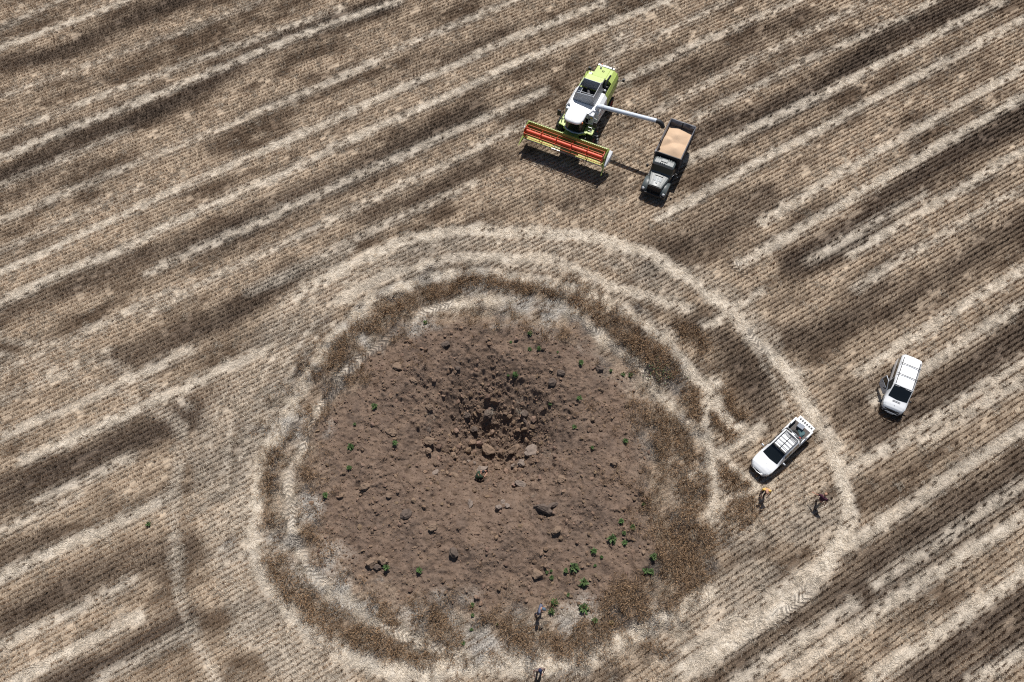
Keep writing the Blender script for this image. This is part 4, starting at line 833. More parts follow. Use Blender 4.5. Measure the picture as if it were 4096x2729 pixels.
# ------------------------------------------------------------------ van
PV = R(-117); vo = G(*(3480+830/5.408, 1390+570/5.408), 1.80)
van = empty("van", (vo.x, vo.y, 0), PV, "white van with roof bars and its driver's side front door swung open", "van")
mat("van_trim", (.05, .05, .055), .6, var=.2); mat("van_side", (.60, .61, .63), .4, var=.05, coat=.2, dirt=((.42, .38, .33), .45))
for x, s in ((1.95, 1), (1.95, -1), (-1.0, 1), (-1.0, -1)):
    wheel(van, x, s*.66, .31, .20, s, "dark_grey")
def vp(wb, zb, wm, wbelt, zbelt, wr, zr, wt, zt): return [(0, zb), (wb, zb), (wm, .60), (wbelt, zbelt), (wr, zr), (wt, zt), (0, zt+.035)]
V = Loft([(-1.50, vp(.66, .42, .74, .72, 1.02, .64, 1.55, .52, 1.68)), (-1.40, vp(.72, .32, .79, .77, 1.04, .69, 1.66, .60, 1.77)), (-1.2, vp(.74, .28, .80, .78, 1.05, .71, 1.70, .62, 1.80)), (.6, vp(.74, .28, .81, .79, 1.05, .71, 1.70, .62, 1.80)),
          (1.10, vp(.74, .28, .81, .79, 1.05, .70, 1.68, .61, 1.775)), (1.22, vp(.74, .28, .81, .79, 1.05, .69, 1.63, .60, 1.72)), (1.82, vp(.74, .28, .81, .79, 1.00, .72, 1.10, .64, 1.16)), (1.95, vp(.74, .28, .81, .79, .96, .72, 1.04, .62, 1.09)),
          (2.30, vp(.72, .26, .79, .77, .86, .69, .92, .58, .97)), (2.50, vp(.66, .26, .71, .69, .76, .61, .82, .50, .86)), (2.60, vp(.54, .28, .58, .57, .66, .50, .70, .42, .73))])
vb = V.body(4).build("body", "bright_white", van, smooth=38)
V.panel(lambda t: lin(1.14+.07*(1-abs(t-6)/1.3)*.6, 1.84+.10*(1-abs(t-6)/1.3), 6), lin(4.75, 7.25, 11), .012).build("windscreen", "dark_glass", van, smooth=60)
V.panel(lin(-1.36, .50, 12), lin(8.16, 8.84, 4), .010).build("side_window", "brown_glass", van, smooth=60)
V.panel(lin(-1.36, .50, 12), lin(3.16, 3.84, 4), .010).build("side_window", "dark_glass", van, smooth=60)
V.panel(lin(.58, 1.28, 6), lin(3.16, 3.80, 4), .010).build("side_window", "dark_glass", van, smooth=60)
dw = V.panel(lin(.56, 1.42, 8), lin(8.05, 9.75, 8), .012).build("door_opening", "dark_inside", van)
# the open door: hinged at its front edge, on the right-hand side of the van
MB()
hx, hy = 1.45, -.80; ang = R(34)
def dp(l, z, off=0): return (hx-math.cos(ang)*l-math.sin(ang)*off*0, hy-math.sin(ang)*l-off, z)
door = MB(); outl = [(0, .34), (.80, .34), (.93, .70), (.93, 1.02), (.0, 1.02)]
door.rings([[dp(l, z, 0) for l, z in outl], [dp(l, z, .07) for l, z in outl]]); door = door.build("door", "van_side", van, bev=.015)
MB().tube([dp(.03, 1.03, .03), dp(.34, 1.40, .0), dp(.50, 1.60, -.03), dp(.88, 1.62, -.03), dp(.93, 1.03, .03)], .03, 7).build("window_frame", "grey_white", door, smooth=True)
MB().add([dp(.10, 1.04, .03), dp(.90, 1.04, .03), dp(.86, 1.59, -.01), dp(.50, 1.57, -.01)], [(0, 1, 2, 3)]).build("pane", "brown_glass", door, solid=.008)
MB().box(-.08, .08, -.015, .015, -.02, .02).build("handle", "van_trim", door).location = dp(.72, .92, .09)
for q, l in (((dp(.10, 1.05, .16)), 0), ((1.62, .86, 1.05), 1)):
    x, y, z = q; MB().rings([[(x+.04*k, y-.10, z-.06), (x+.04*k, y+.10, z-.06), (x+.02*k, y+.11, z+.07), (x+.02*k, y-.11, z+.07)] for k in (-1, 1)]).build("mirror", "van_trim", van, bev=.02)
MB().tube([(1.60, .76, 1.03), (1.62, .80, 1.03)], .03, 6).build("mirror_arm", "van_trim", van)
for s in (-1, 1):
    MB().tube([(-1.15, s*.585, 1.835), (1.06, s*.585, 1.835)], .028, 6).build("roof_rail", "van_trim", van)
for x in (-.62, .30):
    b = MB().tube([(x, -.72, 1.90), (x, .74, 1.90)], .026, 6)
    for s in (-1, 1): b.tube([(x, s*.585, 1.83), (x, s*.585, 1.90)], .025, 6); b.tube([(x-.06, s*.585, 1.86), (x+.16, s*.60, 1.86)], .02, 6)
    b.build("roof_bar", "black_metal", van)
for x in (2.02, 2.09): V.panel([x, x+.035], lin(5.55, 6.45, 9), .010).build("hood_slot", "van_trim", van)
MB().lathe((2.36, -.02, .965), (1, 0, .5), [(-.01, .03), (.02, .03)], 10).build("badge", "van_trim", van)
MB().rings([[(2.56, y, .62), (2.635-.10*y*y, y, .62), (2.625-.10*y*y, y, .74), (2.53, y, .76)] for y in lin(-.50, .50, 7)]).build("grille", "black_metal", van)
MB().rings([[(2.40-.30*y*y, y, .30), (2.70-.35*y*y, y, .32), (2.71-.35*y*y, y, .50), (2.60-.35*y*y, y, .58), (2.38-.3*y*y, y, .55)] for y in lin(-.74, .74, 11)]).build("bumper", "van_trim", van, smooth=40)
for s in (-1, 1):
    V.panel(lin(2.33, 2.54, 4), lin(3.2, 4.6, 4) if s > 0 else lin(7.4, 8.8, 4), .012).build("headlight", "lamp_glass", van)
    V.panel([-1.47, -1.40], lin(3.05, 3.9, 4) if s > 0 else lin(8.1, 8.95, 4), .012).build("tail_light", "tail_red", van)
MB().tube([(2.64, -.42, .36), (2.78, -.38, .58), (2.80, -.30, .66), (2.80, .30, .66), (2.78, .38, .58), (2.64, .42, .36)], .030, 8).build("nudge_bar", "steel", van, smooth=True)
MB().box(2.715, 2.725, -.24, .24, .36, .46).build("number_plate", "bright_white", van)

# ------------------------------------------------------------------ pickup
PP = R(-138.5); po = G(2960+650/3.564, 1640+460/3.564, 1.70)
pk = empty("pickup_truck", (po.x, po.y, 0), PP, "white double cab pickup with a black roof rack and its tailgate lowered", "pickup truck")
for x, s in ((1.62, 1), (1.62, -1), (-1.45, 1), (-1.45, -1)): wheel(pk, x, s*.68, .36, .24, s, "steel")
def pp(wb, zb, wm, wbelt, zbelt, wr, zr, wt, zt): return [(0, zb), (wb, zb), (wm, .66), (wbelt, zbelt), (wr, zr), (wt, zt), (0, zt+.03)]
K = Loft([(-.86, pp(.72, .42, .78, .76, 1.02, .64, 1.05, .50, 1.06)), (-.80, pp(.72, .42, .79, .77, 1.03, .62, 1.58, .53, 1.66)), (-.6, pp(.72, .40, .79, .77, 1.04, .63, 1.62, .54, 1.70)), (.1, pp(.72, .40, .79, .77, 1.04, .63, 1.63, .54, 1.71)), (.62, pp(.72, .40, .79, .77, 1.03, .62, 1.58, .54, 1.66)),
          (.74, pp(.72, .40, .79, .77, 1.03, .62, 1.52, .53, 1.60)), (1.34, pp(.72, .40, .79, .77, 1.02, .70, 1.06, .60, 1.10)), (1.46, pp(.72, .38, .80, .78, .99, .71, 1.02, .60, 1.06)), (1.95, pp(.72, .38, .80, .77, .92, .70, .95, .58, 1.00)), (2.22, pp(.68, .38, .74, .71, .84, .63, .87, .50, .92)), (2.40, pp(.54, .40, .58, .56, .74, .50, .78, .40, .81)), (2.48, pp(.44, .44, .47, .46, .66, .40, .70, .32, .72))])
K.body(4).build("body", "bright_white", pk, smooth=38)
K.panel(lambda t: lin(.69+.05*(1-abs(t-6)/1.2), 1.36+.08*(1-abs(t-6)/1.2), 6), lin(4.80, 7.20, 11), .012).build("windscreen", "dark_glass", pk, smooth=60)
for ts in ((3.12, 3.85), (8.15, 8.88)):
    for x0, x1 in ((-.72, -.10), (-.02, .72)): K.panel(lin(x0, x1, 5), lin(*ts, 4), .010).build("side_window", "dark_glass", pk, smooth=60)
K.panel([-.845, -.81], lin(4.9, 7.1, 7), .012).build("rear_window", "dark_glass", pk)
mb = MB()
for s in (-1, 1): mb.rings([[(x, s*.66, .62), (x, s*.79, .62), (x, s*.785, 1.02), (x, s*.75, 1.06), (x, s*.66, 1.06)] for x in (-2.32, -1.5, -.84)])
mb.build("bed_side", "bright_white", pk, bev=.02)
MB().box(-2.32, -.84, -.66, .66, .60, .66).build("bed_floor", "bed_liner" if "bed_liner" in MATS else mat("bed_liner", (.075, .058, .050), .7, var=.35, scale=9), pk)
mb = MB().box(-.90, -.85, -.66, .66, .66, 1.04)
for s in (-1, 1): mb.box(-2.3, -.90, s*.655-.012, s*.655+.012, .66, 1.04)
mb.build("bed_lining", "dark_grey", pk)
mb = MB()
for k in range(11): mb.box(-2.28, -.95, -.60+.12*k-.02, -.60+.12*k+.02, .66, .675)
mb.build("bed_ribs", "dark_grey", pk)
tg = MB().box(-2.84, -2.36, -.66, .66, .585, .635).build("tailgate", "bright_white", pk, bev=.02)
for k in range(6): MB().box(-2.74, -2.58, -.53+.19*k, -.41+.19*k, .637, .650).build("tailgate_slot", "black_metal", tg)
MB().box(-2.852, -2.80, -.66, .66, .58, .645).build("gate_edge", "steel", tg)
for s in (-1, 1):
    MB().tube([(-.92, s*.72, 1.06), (-.96, s*.66, 1.50), (-.98, s*.58, 1.60), (-.98, 0, 1.60)], .035, 8).build("roll_bar", "steel", pk, smooth=True)
    MB().tube([(-.98, s*.60, 1.58), (-1.55, s*.70, 1.16), (-1.7, s*.72, 1.07)], .028, 8).build("roll_bar_stay", "steel", pk, smooth=True)
    x, y, z = 1.02, s*.94, 1.12; MB().rings([[(x+.05*k, y-.10, z-.06), (x+.03*k, y+.10, z-.05), (x+.02*k, y+.10, z+.07), (x+.05*k, y-.10, z+.08)] for k in (-1, 1)]).build("mirror", "grey_white", pk, bev=.02)
    K.panel(lin(2.0, 2.34, 4), lin(3.3, 4.6, 4) if s > 0 else lin(7.4, 8.7, 4), .012).build("headlight", "lamp_glass", pk)
MB().box(-1.03, -.97, .38, .50, 1.62, 1.68).build("brake_light", "tail_red", pk)
rk = MB()
for y in (-.52, .52): rk.box(-.66, .66, y-.022, y+.022, 1.76, 1.81)
for x in (-.66, .66): rk.box(x-.025, x+.025, -.54, .54, 1.76, 1.815)
rk = rk.build("roof_rack", "black_metal", pk)
for x in (-.55, -.42, -.12, .14, .40): MB().box(x-.016, x+.016, -.50, .50, 1.775, 1.80).build("cross_bar", "black_metal", rk)
for y in (-.02, .0): pass
MB().box(-.60, .64, -.02, .02, 1.775, 1.803).build("centre_bar", "black_metal", rk)
MB().rings([[(.70, y, 1.70), (.76, y, 1.72), (.72, y, 1.82)] for y in (-.55, .55)]).build("wind_deflector", "black_metal", rk)
mb = MB()
for x in (-.6, .6):
    for y in (-.52, .52): mb.tube([(x, y, 1.64), (x, y, 1.78)], .022, 6)
mb.build("rack_foot", "black_metal", rk)
MB().rings([[(2.30-.55*y*y, y, .40), (2.52-.62*y*y, y, .42), (2.53-.62*y*y, y, .58), (2.45-.6*y*y, y, .66), (2.26-.55*y*y, y, .66)] for y in lin(-.76, .76, 11)]).build("bumper", "dark_grey", pk, smooth=40)
MB().rings([[(2.40-.55*y*y, y, .62), (2.50-.6*y*y, y, .64), (2.47-.6*y*y, y, .76), (2.38-.55*y*y, y, .78)] for y in lin(-.50, .50, 9)]).build("grille", "black_metal", pk)
MB().tube([(2.45, -.40, .72), (2.56, -.30, .70), (2.60, 0, .70), (2.56, .30, .70), (2.45, .40, .72)], .018, 6).build("grille_bar", "steel", pk, smooth=True)
mb = MB()
for y in (-.35, .05): mb.lathe((2.0, y, 1.0), (0, 0, 1), [(-.01, .02), (.015, .02)], 8)
for i, y in enumerate((-.30, .08)): MB().lathe((1.80, y, 1.045), (0, 0, 1), [(-.02, .022), (.012, .022)], 8).build("washer_jet", "black_metal", pk)
def at_pk(x, y, z):
    c_, s_ = math.cos(PP), math.sin(PP); return (po.x+x*c_-y*s_, po.y+x*s_+y*c_, z)
st_ = empty("spare_tyre", at_pk(-1.28, -.02, .68), PP, "black spare tyre lying behind the cab in the white pickup bed", "tyre")
MB().lathe((0, 0, .13), (0, 0, 1), [(-.12, .23), (-.12, .32), (-.08, .37), (0, .38), (.08, .37), (.12, .32), (.12, .23), (0, .21)], 28).build("tread", "rubber", st_, smooth=35)
MB().lathe((0, 0, .13), (0, 0, 1), [(-.08, .22), (.02, .21), (.04, .12), (.07, .06), (.07, .02)], 20).build("rim", "steel", st_, smooth=35)
bx = MB().hexa([(-.17, -.22, 0), (.17, -.22, 0), (.17, .22, 0), (-.17, .22, 0), (-.165, -.215, .26), (.165, -.215, .26), (.165, .215, .26), (-.165, .215, .26)]).build("storage_box", mat("box_grey", (.17, .19, .23), .5, var=.06), None, bev=.02)
bx.location = at_pk(-2.10, -.10, .676); bx.rotation_euler = (0, 0, PP+R(8)); tag(bx, "blue grey box by the tailgate in the white pickup bed", "box")
MB().box(-.18, .18, -.23, .23, .262, .285).build("box_lid", "box_grey", bx, bev=.01)
rows = []
for i in range(11):
    a = -.30+.06*i; rows.append([])
    for j in range(9):
        b = -.22+.055*j; k = 1-.18*math.sin(3*a*8+b*5); rows[-1].append((a*k, b*(1-.2*math.sin(a*9)), .05+.05*math.sin(a*11+b*9)+.04*math.cos(b*17-a*5)))
jk = MB().grid(rows).build("folded_tarp", mat("tarp_teal", (.055, .105, .115), .75, var=.2), None, smooth=60, solid=.02); jk.location = at_pk(-1.72, .24, .71); jk.rotation_euler = (0, 0, PP+R(20)); tag(jk, "crumpled teal tarp beside the spare tyre in the pickup bed", "tarp")

# ------------------------------------------------------------------ people
mat("skin", (.42, .225, .155), .55, var=.08); mat("skin_tan", (.34, .175, .115), .55, var=.08)
def skin_mesh(name, pts, edges, radii, material, parent, root=0, sub=1):
    me = bpy.data.meshes.new(name); me.from_pydata(pts, edges, []); me.materials.append(MATS[material])
    o = bpy.data.objects.new(name, me); C.objects.link(o); o.parent = parent
    md = o.modifiers.new("skin", 'SKIN'); md.use_smooth_shade = True
    if not me.skin_vertices: me.skin_vertices.new() if hasattr(me.skin_vertices, "new") else None
    for i, v in enumerate(me.skin_vertices[0].data):
        r = radii[i]; v.radius = r if isinstance(r, tuple) else (r, r); v.use_root = (i == root)
    sb = o.modifiers.new("smooth", 'SUBSURF'); sb.levels = sub; sb.render_levels = sub
    return o
def person(label, loc, rz, J, shirt, trousers, skin="skin", cap=None, hair="black_metal", sleeve=.9, shoe="black_metal"):
    root = empty("person", loc, rz, label, "person")
    Vv = {k: Vector(p) for k, p in J.items()}
    up = (Vv["head"]-Vv["neck"]).normalized()
    fw = Vv.get("look", Vector((1, 0, -.2))); fw = (fw-up*fw.dot(up)).normalized(); sd_ = up.cross(fw)
    P_, E_, Rr = [], [], []
    def add(p, r, to=None):
        P_.append(tuple(p)); Rr.append(r); i = len(P_)-1
        if to is not None: E_.append((to, i))
        return i
    pel = add(Vv["pelvis"], (.125, .095)); sp = add(Vv["pelvis"].lerp(Vv["chest"], .5), (.120, .09), pel); ch = add(Vv["chest"], (.145, .10), sp)
    nk = add(Vv["neck"], .055, ch); hd_ = add(Vv["head"], (.080, .095), nk); tp = add(Vv["head"]+up*.10, (.066, .078), hd_)
    add(Vv["head"]+fw*.085-up*.02, .020, hd_); add(Vv["head"]+fw*.07-up*.075, .035, hd_)
    for s in (1, -1): add(Vv["head"]+sd_*.085*s, .014, hd_)
    for s in "LR":
        sh = add(Vv["sh"+s], .062, ch); el = add(Vv["el"+s], .042, sh); wr = add(Vv["wr"+s], .029, el)
        d = (Vv["wr"+s]-Vv["el"+s]).normalized(); a = d.cross(Vector((0, 0, 1))); a = a.normalized() if a.length > .05 else Vector((0, 1, 0)); b = d.cross(a)
        palm = add(Vv["wr"+s]+d*.055, (.036, .016), wr)
        for f, (off, ln) in enumerate(((-.027, .070), (-.009, .080), (.009, .075), (.027, .058))):
            k1 = add(Vv["wr"+s]+d*(.085)+a*off, .0095, palm); k2 = add(Vv["wr"+s]+d*(.085+ln*.55)+a*off*1.1-b*.006, .0085, k1); add(Vv["wr"+s]+d*(.085+ln*.85)+a*off*1.1-b*.022, .0075, k2)
        t1 = add(Vv["wr"+s]+d*.05+a*.038, .0105, palm); add(Vv["wr"+s]+d*.085+a*.055-b*.01, .009, t1)
        hp = add(Vv["hip"+s], .085, pel); kn = add(Vv["kn"+s], .058, hp); an = add(Vv["an"+s], .038, kn); add(Vv["an"+s]+Vv.get("toe"+s, Vector((.13, 0, -.05))), .034, an)
    body = skin_mesh("body", P_, E_, Rr, skin, root, 0, 1)
    p, e, r = [tuple(Vv["pelvis"]), tuple(Vv["pelvis"].lerp(Vv["chest"], .5)), tuple(Vv["chest"]), tuple(Vv["chest"].lerp(Vv["neck"], .62))], [(0, 1), (1, 2), (2, 3)], [(.165, .128), (.170, .128), (.195, .138), (.095, .08)]
    for s in "LR":
        k = len(p); p += [tuple(Vv["sh"+s]), tuple(Vv["sh"+s].lerp(Vv["el"+s], .55))]; e += [(2, k), (k, k+1)]; r += [.082, .066]
        if sleeve > 1: p.append(tuple(Vv["el"+s])); e.append((k+1, k+2)); r.append(.056); p.append(tuple(Vv["el"+s].lerp(Vv["wr"+s], .85))); e.append((k+2, k+3)); r.append(.044)
    skin_mesh("shirt", p, e, r, shirt, root, 0, 1)
    p, e, r = [tuple(Vv["pelvis"]), tuple(Vv["pelvis"].lerp(Vv["chest"], .18))], [(0, 1)], [(.142, .112), (.138, .108)]
    for s in "LR":
        k = len(p); p += [tuple(Vv["hip"+s]), tuple(Vv["kn"+s]), tuple(Vv["kn"+s].lerp(Vv["an"+s], .9))]; e += [(0, k), (k, k+1), (k+1, k+2)]; r += [.100, .076, .062]
    skin_mesh("trousers", p, e, r, trousers, root, 0, 1)
    for s in "LR":
        t_ = Vv.get("toe"+s, Vector((.13, 0, -.05))); a_ = Vv["an"+s]; bk = Vector((t_.x, t_.y, 0)).normalized()
        skin_mesh("shoe", [tuple(a_-bk*.05+Vector((0, 0, -.04))), tuple(a_+t_*.5+Vector((0, 0, -.02))), tuple(a_+t_*1.1)], [(0, 1), (1, 2)], [.052, .050, .042], shoe, root, 0, 1)
    def shell(name, mm, hgt, rad, brim):
        rings, n = [], 16
        for k, (hh, rr) in enumerate(((.0, 1.0), (.35, .97), (.7, .78), (.93, .45), (1.0, .08))):
            rings.append([Vv["head"]+up*(.03+hgt*hh)+(fw*1.08*math.cos(q)+sd_*.92*math.sin(q))*rad*rr for q in (2*math.pi*i/n for i in range(n))])
        o = MB().rings(rings).build(name, mm, root, smooth=60)
        if brim:
            MB().rings([[Vv["head"]+up*(.045+dz)+fw*(.085+.0*k)+sd_*y for y in (-.075, 0, .075)]+[Vv["head"]+up*(.03+dz)+fw*x+sd_*y for x, y in ((.165, .06), (.19, 0), (.165, -.06))] for k, dz in ((0, 0), (1, .012))]).build("brim", mm, o)
    if cap: shell("cap", cap, .125, .112, True)
    else: shell("hair", hair, .105, .106, False)
    root.scale = (1.07, 1.07, 1.07)
    return root
mat("olive_shirt", (.022, .045, .024), .85, var=.2); mat("black_cloth", (.016, .016, .018), .85, var=.3); mat("slate_cloth", (.115, .125, .175), .85, var=.15); mat("slate_cap", (.085, .125, .17), .8, var=.1); mat("navy_cap", (.012, .022, .065), .75, var=.15)
mat("yellow_shirt", (.66, .42, .10), .85, var=.1); mat("maroon_shirt", (.055, .012, .028), .85, var=.2); mat("khaki", (.30, .25, .19), .85, var=.15); mat("dull_blue", (.05, .06, .085), .85, var=.2); mat("grey_shirt", (.20, .14, .12), .85, var=.1); mat("brown_hair", (.07, .04, .025), .7, var=.3); mat("fair_hair", (.36, .20, .13), .7, var=.2)
STAND = dict(pelvis=(0, 0, .93), chest=(.0, 0, 1.30), neck=(.01, 0, 1.47), head=(.04, 0, 1.60), shL=(0, .20, 1.40), shR=(0, -.20, 1.40), elL=(-.02, .26, 1.12), elR=(-.02, -.26, 1.12), wrL=(.10, .24, .88), wrR=(.10, -.24, .88),
             hipL=(0, .10, .88), hipR=(0, -.10, .88), knL=(.02, .11, .48), knR=(.02, -.11, .48), anL=(-.01, .12, .09), anR=(-.01, -.12, .09))
def pose(**k): d = dict(STAND); d.update(k); return d
g = on_ground(1916, 1915)
person("person in a dark green shirt crouching at the edge of the crater pit", g, R(28), dict(pelvis=(-.22, 0, .42), chest=(.06, 0, .72), neck=(.20, 0, .84), head=(.31, 0, .92), look=(1, 0, -.5), shL=(.08, .20, .76), shR=(.08, -.20, .76), elL=(.30, .24, .55), elR=(.30, -.22, .52), wrL=(.50, .14, .55), wrR=(.50, -.10, .52),
       hipL=(-.20, .11, .40), hipR=(-.20, -.11, .40), knL=(.22, .20, .48), knR=(.20, -.20, .46), anL=(.02, .18, .09), anR=(.0, -.17, .09)), "olive_shirt", "black_cloth", cap="black_cloth")
g = on_ground(2155, 2452)
person("person in slate blue clothes and cap at the lower edge of the soil", g, R(-12), pose(chest=(.06, 0, 1.28), neck=(.14, 0, 1.43), head=(.22, 0, 1.54), look=(1, 0, -.4), shL=(.05, .22, 1.38), shR=(.05, -.22, 1.38), elL=(.02, .30, 1.10), elR=(.0, -.28, 1.12), wrL=(.20, .26, .92), wrR=(-.08, -.28, .88), knL=(.14, .11, .49), anL=(.10, .12, .09), knR=(-.02, -.11, .49), anR=(-.20, -.11, .13)), "slate_cloth", "dull_blue", cap="slate_cap", sleeve=2)
g = on_ground(2156, 2690)
person("person in a navy cap standing on pale straw below the crater", g, R(-80), pose(chest=(.03, 0, 1.30), head=(.06, 0, 1.60), elL=(-.02, .32, 1.14), elR=(-.02, -.34, 1.16), wrL=(.20, .16, 1.10), wrR=(.20, -.34, 1.04)), "grey_shirt", "black_cloth", cap="navy_cap")
g = on_ground(3047, 1980)
person("person in a mustard yellow shirt bending forward in front of the white pickup", g, R(-104), pose(pelvis=(-.10, 0, .90), chest=(.08, 0, 1.22), neck=(.20, 0, 1.34), head=(.30, 0, 1.42), look=(1, 0, -.7), shL=(.08, .22, 1.28), shR=(.08, -.22, 1.28), elL=(.18, .28, 1.02), elR=(.16, -.28, 1.02), wrL=(.36, .18, .86), wrR=(.38, -.20, .84), hipL=(-.10, .10, .86), hipR=(-.10, -.10, .86), knL=(.02, .12, .48), knR=(.06, -.12, .48)), "yellow_shirt", "black_cloth", hair="fair_hair")
g = on_ground(3263, 2020)
person("person in a maroon shirt and khaki trousers striding with arms swinging away from the pickup", g, R(52), pose(pelvis=(.02, 0, .93), chest=(.10, 0, 1.27), neck=(.18, 0, 1.43), head=(.25, 0, 1.53), look=(1, 0, -.3), shL=(.10, .21, 1.37), shR=(.10, -.21, 1.37), elL=(.10, .36, 1.14), elR=(-.02, -.30, 1.12), wrL=(.14, .56, 1.02), wrR=(-.06, -.34, .90), knL=(.22, .11, .50), anL=(.24, .11, .10), knR=(-.02, -.11, .48), anR=(-.30, -.10, .14)), "maroon_shirt", "khaki", hair="fair_hair")

# ------------------------------------------------------------------ weeds and clods
m, t = new_mat("weed_leaf"); f = t.noise(9, 4, .6, t.pos()); ra = t.n("ShaderNodeObjectInfo").outputs["Random"]
c = t.mix(f, (.035, .072, .022), (.115, .19, .062)); c = t.mix(t.math('MULTIPLY', ra, .35), c, (.12, .15, .07)); t.link(c, t.b.inputs["Base Color"]); t.b.inputs["Roughness"].default_value = .6; t.b.inputs["Specular IOR Level"].default_value = .25
mat("weed_stem", (.12, .14, .06), .8); mat("dry_twig", (.055, .048, .042), .9, var=.4)
def weed_meshes(seed):
    rr = random.Random(seed); lf, stm = MB(), MB(); stm.tube([(0, 0, -.03), (.01, 0, .16), (.0, .01, .30)], [.012, .009, .004], 5)
    for k in range(46):
        th, h = rr.uniform(0, 6.28), rr.uniform(.03, .34); r0 = .02; R0 = (.26-.34*abs(h-.14))*rr.uniform(.45, 1.05); c_, s_ = math.cos(th), math.sin(th); z1 = h+rr.uniform(-.05, .05); wd = rr.uniform(.025, .05)
        a, b = Vector((c_*r0, s_*r0, h*.7)), Vector((c_*R0, s_*R0, z1)); mid = a.lerp(b, .55)+Vector((0, 0, .035)); sdv = Vector((-s_, c_, rr.uniform(-.4, .4)))*wd
        lf.add([a, mid+sdv, b, mid-sdv], [(0, 1, 2, 3)])
        if k % 4 == 0: stm.tube([(0, 0, h*.6), tuple(mid)], .004, 4)
    return lf, stm
PROTO = []
for k in range(5):
    lf, stm = weed_meshes(900+k); PROTO.append((lf, stm))
WEED_MESH = {}
def weed(u, v, sc, label):
    k = int(u*7+v*3) % 5; p = on_ground(u, v)
    o = empty("weed", p, (u*1.7+v) % 6.28, label, "weed", "green weeds growing on the bare soil"); o.scale = (sc, sc, sc)
    if k not in WEED_MESH:
        a = PROTO[k][0].build("leaves", "weed_leaf", o); b = PROTO[k][1].build("stem", "weed_stem", o); WEED_MESH[k] = (a, b)
    else:
        for q in WEED_MESH[k]: mesh_copy(q, o)
def w8(x, y): return 1366+x/1.7232, 1819+y/1.7232
def w5(x, y): return 1366+x/1.7232, 910+y/1.7232
for (fn, x, y, sc, lb) in [
 (w5,1300,735,1.0,"bushy green weed, topmost on the bare soil below the inner wheel track"), (w5,1166,795,.6,"small green weed left of the topmost weed, high on the crater slope"), (w5,1295,845,.85,"green weed just left of its near twin, below the topmost weed"), (w5,1360,840,.9,"green weed right of its near twin, below the topmost weed"), (w5,1490,862,.5,"tiny green weed alone between two larger ones on the upper right slope"),
 (w5,1650,940,1.1,"upright green weed casting a dark shadow, upper right of the crater"), (w5,1196,1022,1.15,"round leafy weed alone above the dark middle of the crater"), (w5,1150,1024,.6,"little weed touching the left side of the round leafy weed"), (w5,1940,1018,.9,"green weed at the right rim of the soil, left of a pair"), (w5,1990,1022,.9,"rightmost green weed by the tyre tread at the upper right rim"), (w5,1856,992,.7,"faint weed left of three weeds at the upper right rim"),
 (w5,1640,1185,1.1,"leafy weed standing alone on the right slope of the crater"), (w5,1437,1222,.7,"small weed between the dark pit and the right slope weed"), (w5,230,1240,1.25,"tall leafy weed alone on the left side of the crater"), (w5,92,1358,.6,"small weed near the left edge of the soil, under the tall left weed"), (w5,370,1492,1.0,"green weed inside the left half of the crater, right of the leftmost weeds"), (w5,64,1520,1.3,"large leafy weed at the left edge of the bare soil"), (w5,1605,1380,.9,"green weed on bare soil right of the angular grey block"), (w5,1955,1478,1.0,"weed at the right edge of the soil among brown stalks"), (w5,1728,1522,.7,"small weed between bare soil and brown stalks on the right"), (w5,580,660,.9,"flat pale green weed beside the tyre tread at the upper left"),
 (w8,56,95,1.0,"green weed at the left soil edge below the large leafy one"), (w8,310,782,1.1,"green weed beside a heap of clods at the lower left of the soil"), (w8,538,800,1.1,"leafy weed on grey soil right of the clod heap, lower left"), (w8,905,1037,.85,"weed on the lower middle rim, upper of two in a column"), (w8,905,1107,.65,"weed on the lower middle rim, lower of two in a column"), (w8,840,1300,.7,"dull weed in pale straw below the crater"), (w8,895,1207,.6,"small weed in pale dry grass left of the slate clad person's shadow"), (w8,1075,1172,.5,"tiny weed in pale ash below the soil, left of the slate clad person"),
 (w8,1465,1022,1.35,"big leafy weed right beside the person in slate blue"), (w8,1447,1084,1.1,"weed just below the big one beside the person in slate blue"), (w8,1562,970,.7,"small weed above and right of the person in slate blue"), (w8,1670,1068,1.75,"largest dense weed at the lower right edge of the soil"), (w8,1743,1148,1.1,"weed below the largest dense weed in pale ash"), (w8,1858,1160,.85,"lowest right weed among pale straw"), (w8,1670,888,1.65,"large weed next to a tuft of brown stalks at the lower right"), (w8,1600,784,1.75,"broad spreading weed above the weed with brown stalks"), (w8,1545,802,.9,"smaller weed at the left of the broad spreading weed"), (w8,1447,848,.8,"weed right below the standing boulder"), (w8,1446,802,.5,"tiny weed right of the standing boulder, upper right one"), (w8,1415,812,.6,"small weed close against the right side of the standing boulder"),
 (w8,1740,670,1.15,"round weed on bare soil above the broad spreading weed"), (w8,1862,586,1.65,"large leafy weed with a black shadow at the right of the soil"), (w8,1928,465,1.05,"topmost of the lower right weeds, above a dark clod"), (w8,2005,507,1.1,"weed at the right edge, above the brown uncut stalks"), (w8,1948,542,.8,"weed between two others close above the large one at right"), (w8,1950,610,1.0,"weed just right of the large weed with a black shadow"), (w8,2145,708,1.3,"far right weed on blackened soil"), (w8,2093,803,1.1,"left one of two touching weeds at the far lower right"), (w8,2131,812,1.15,"right one of two touching weeds at the far lower right"), (w8,2080,345,.7,"small weed among sparse stalks on the right side"), (w8,1792,708,.6,"faint weed right of the round weed, lower right soil"), (w8,1746,767,.6,"tiny weed between the round and the broad weed"),
 (lambda x, y: (x, y),1303,1985,1.1,"weed at the left rim beside brown stalks, below a clod"), (lambda x, y: (x, y),596,2099,.9,"single green weed out in the stubble at the left")]:
    u, v = fn(x, y); weed(u, v, sc*.98, lb)
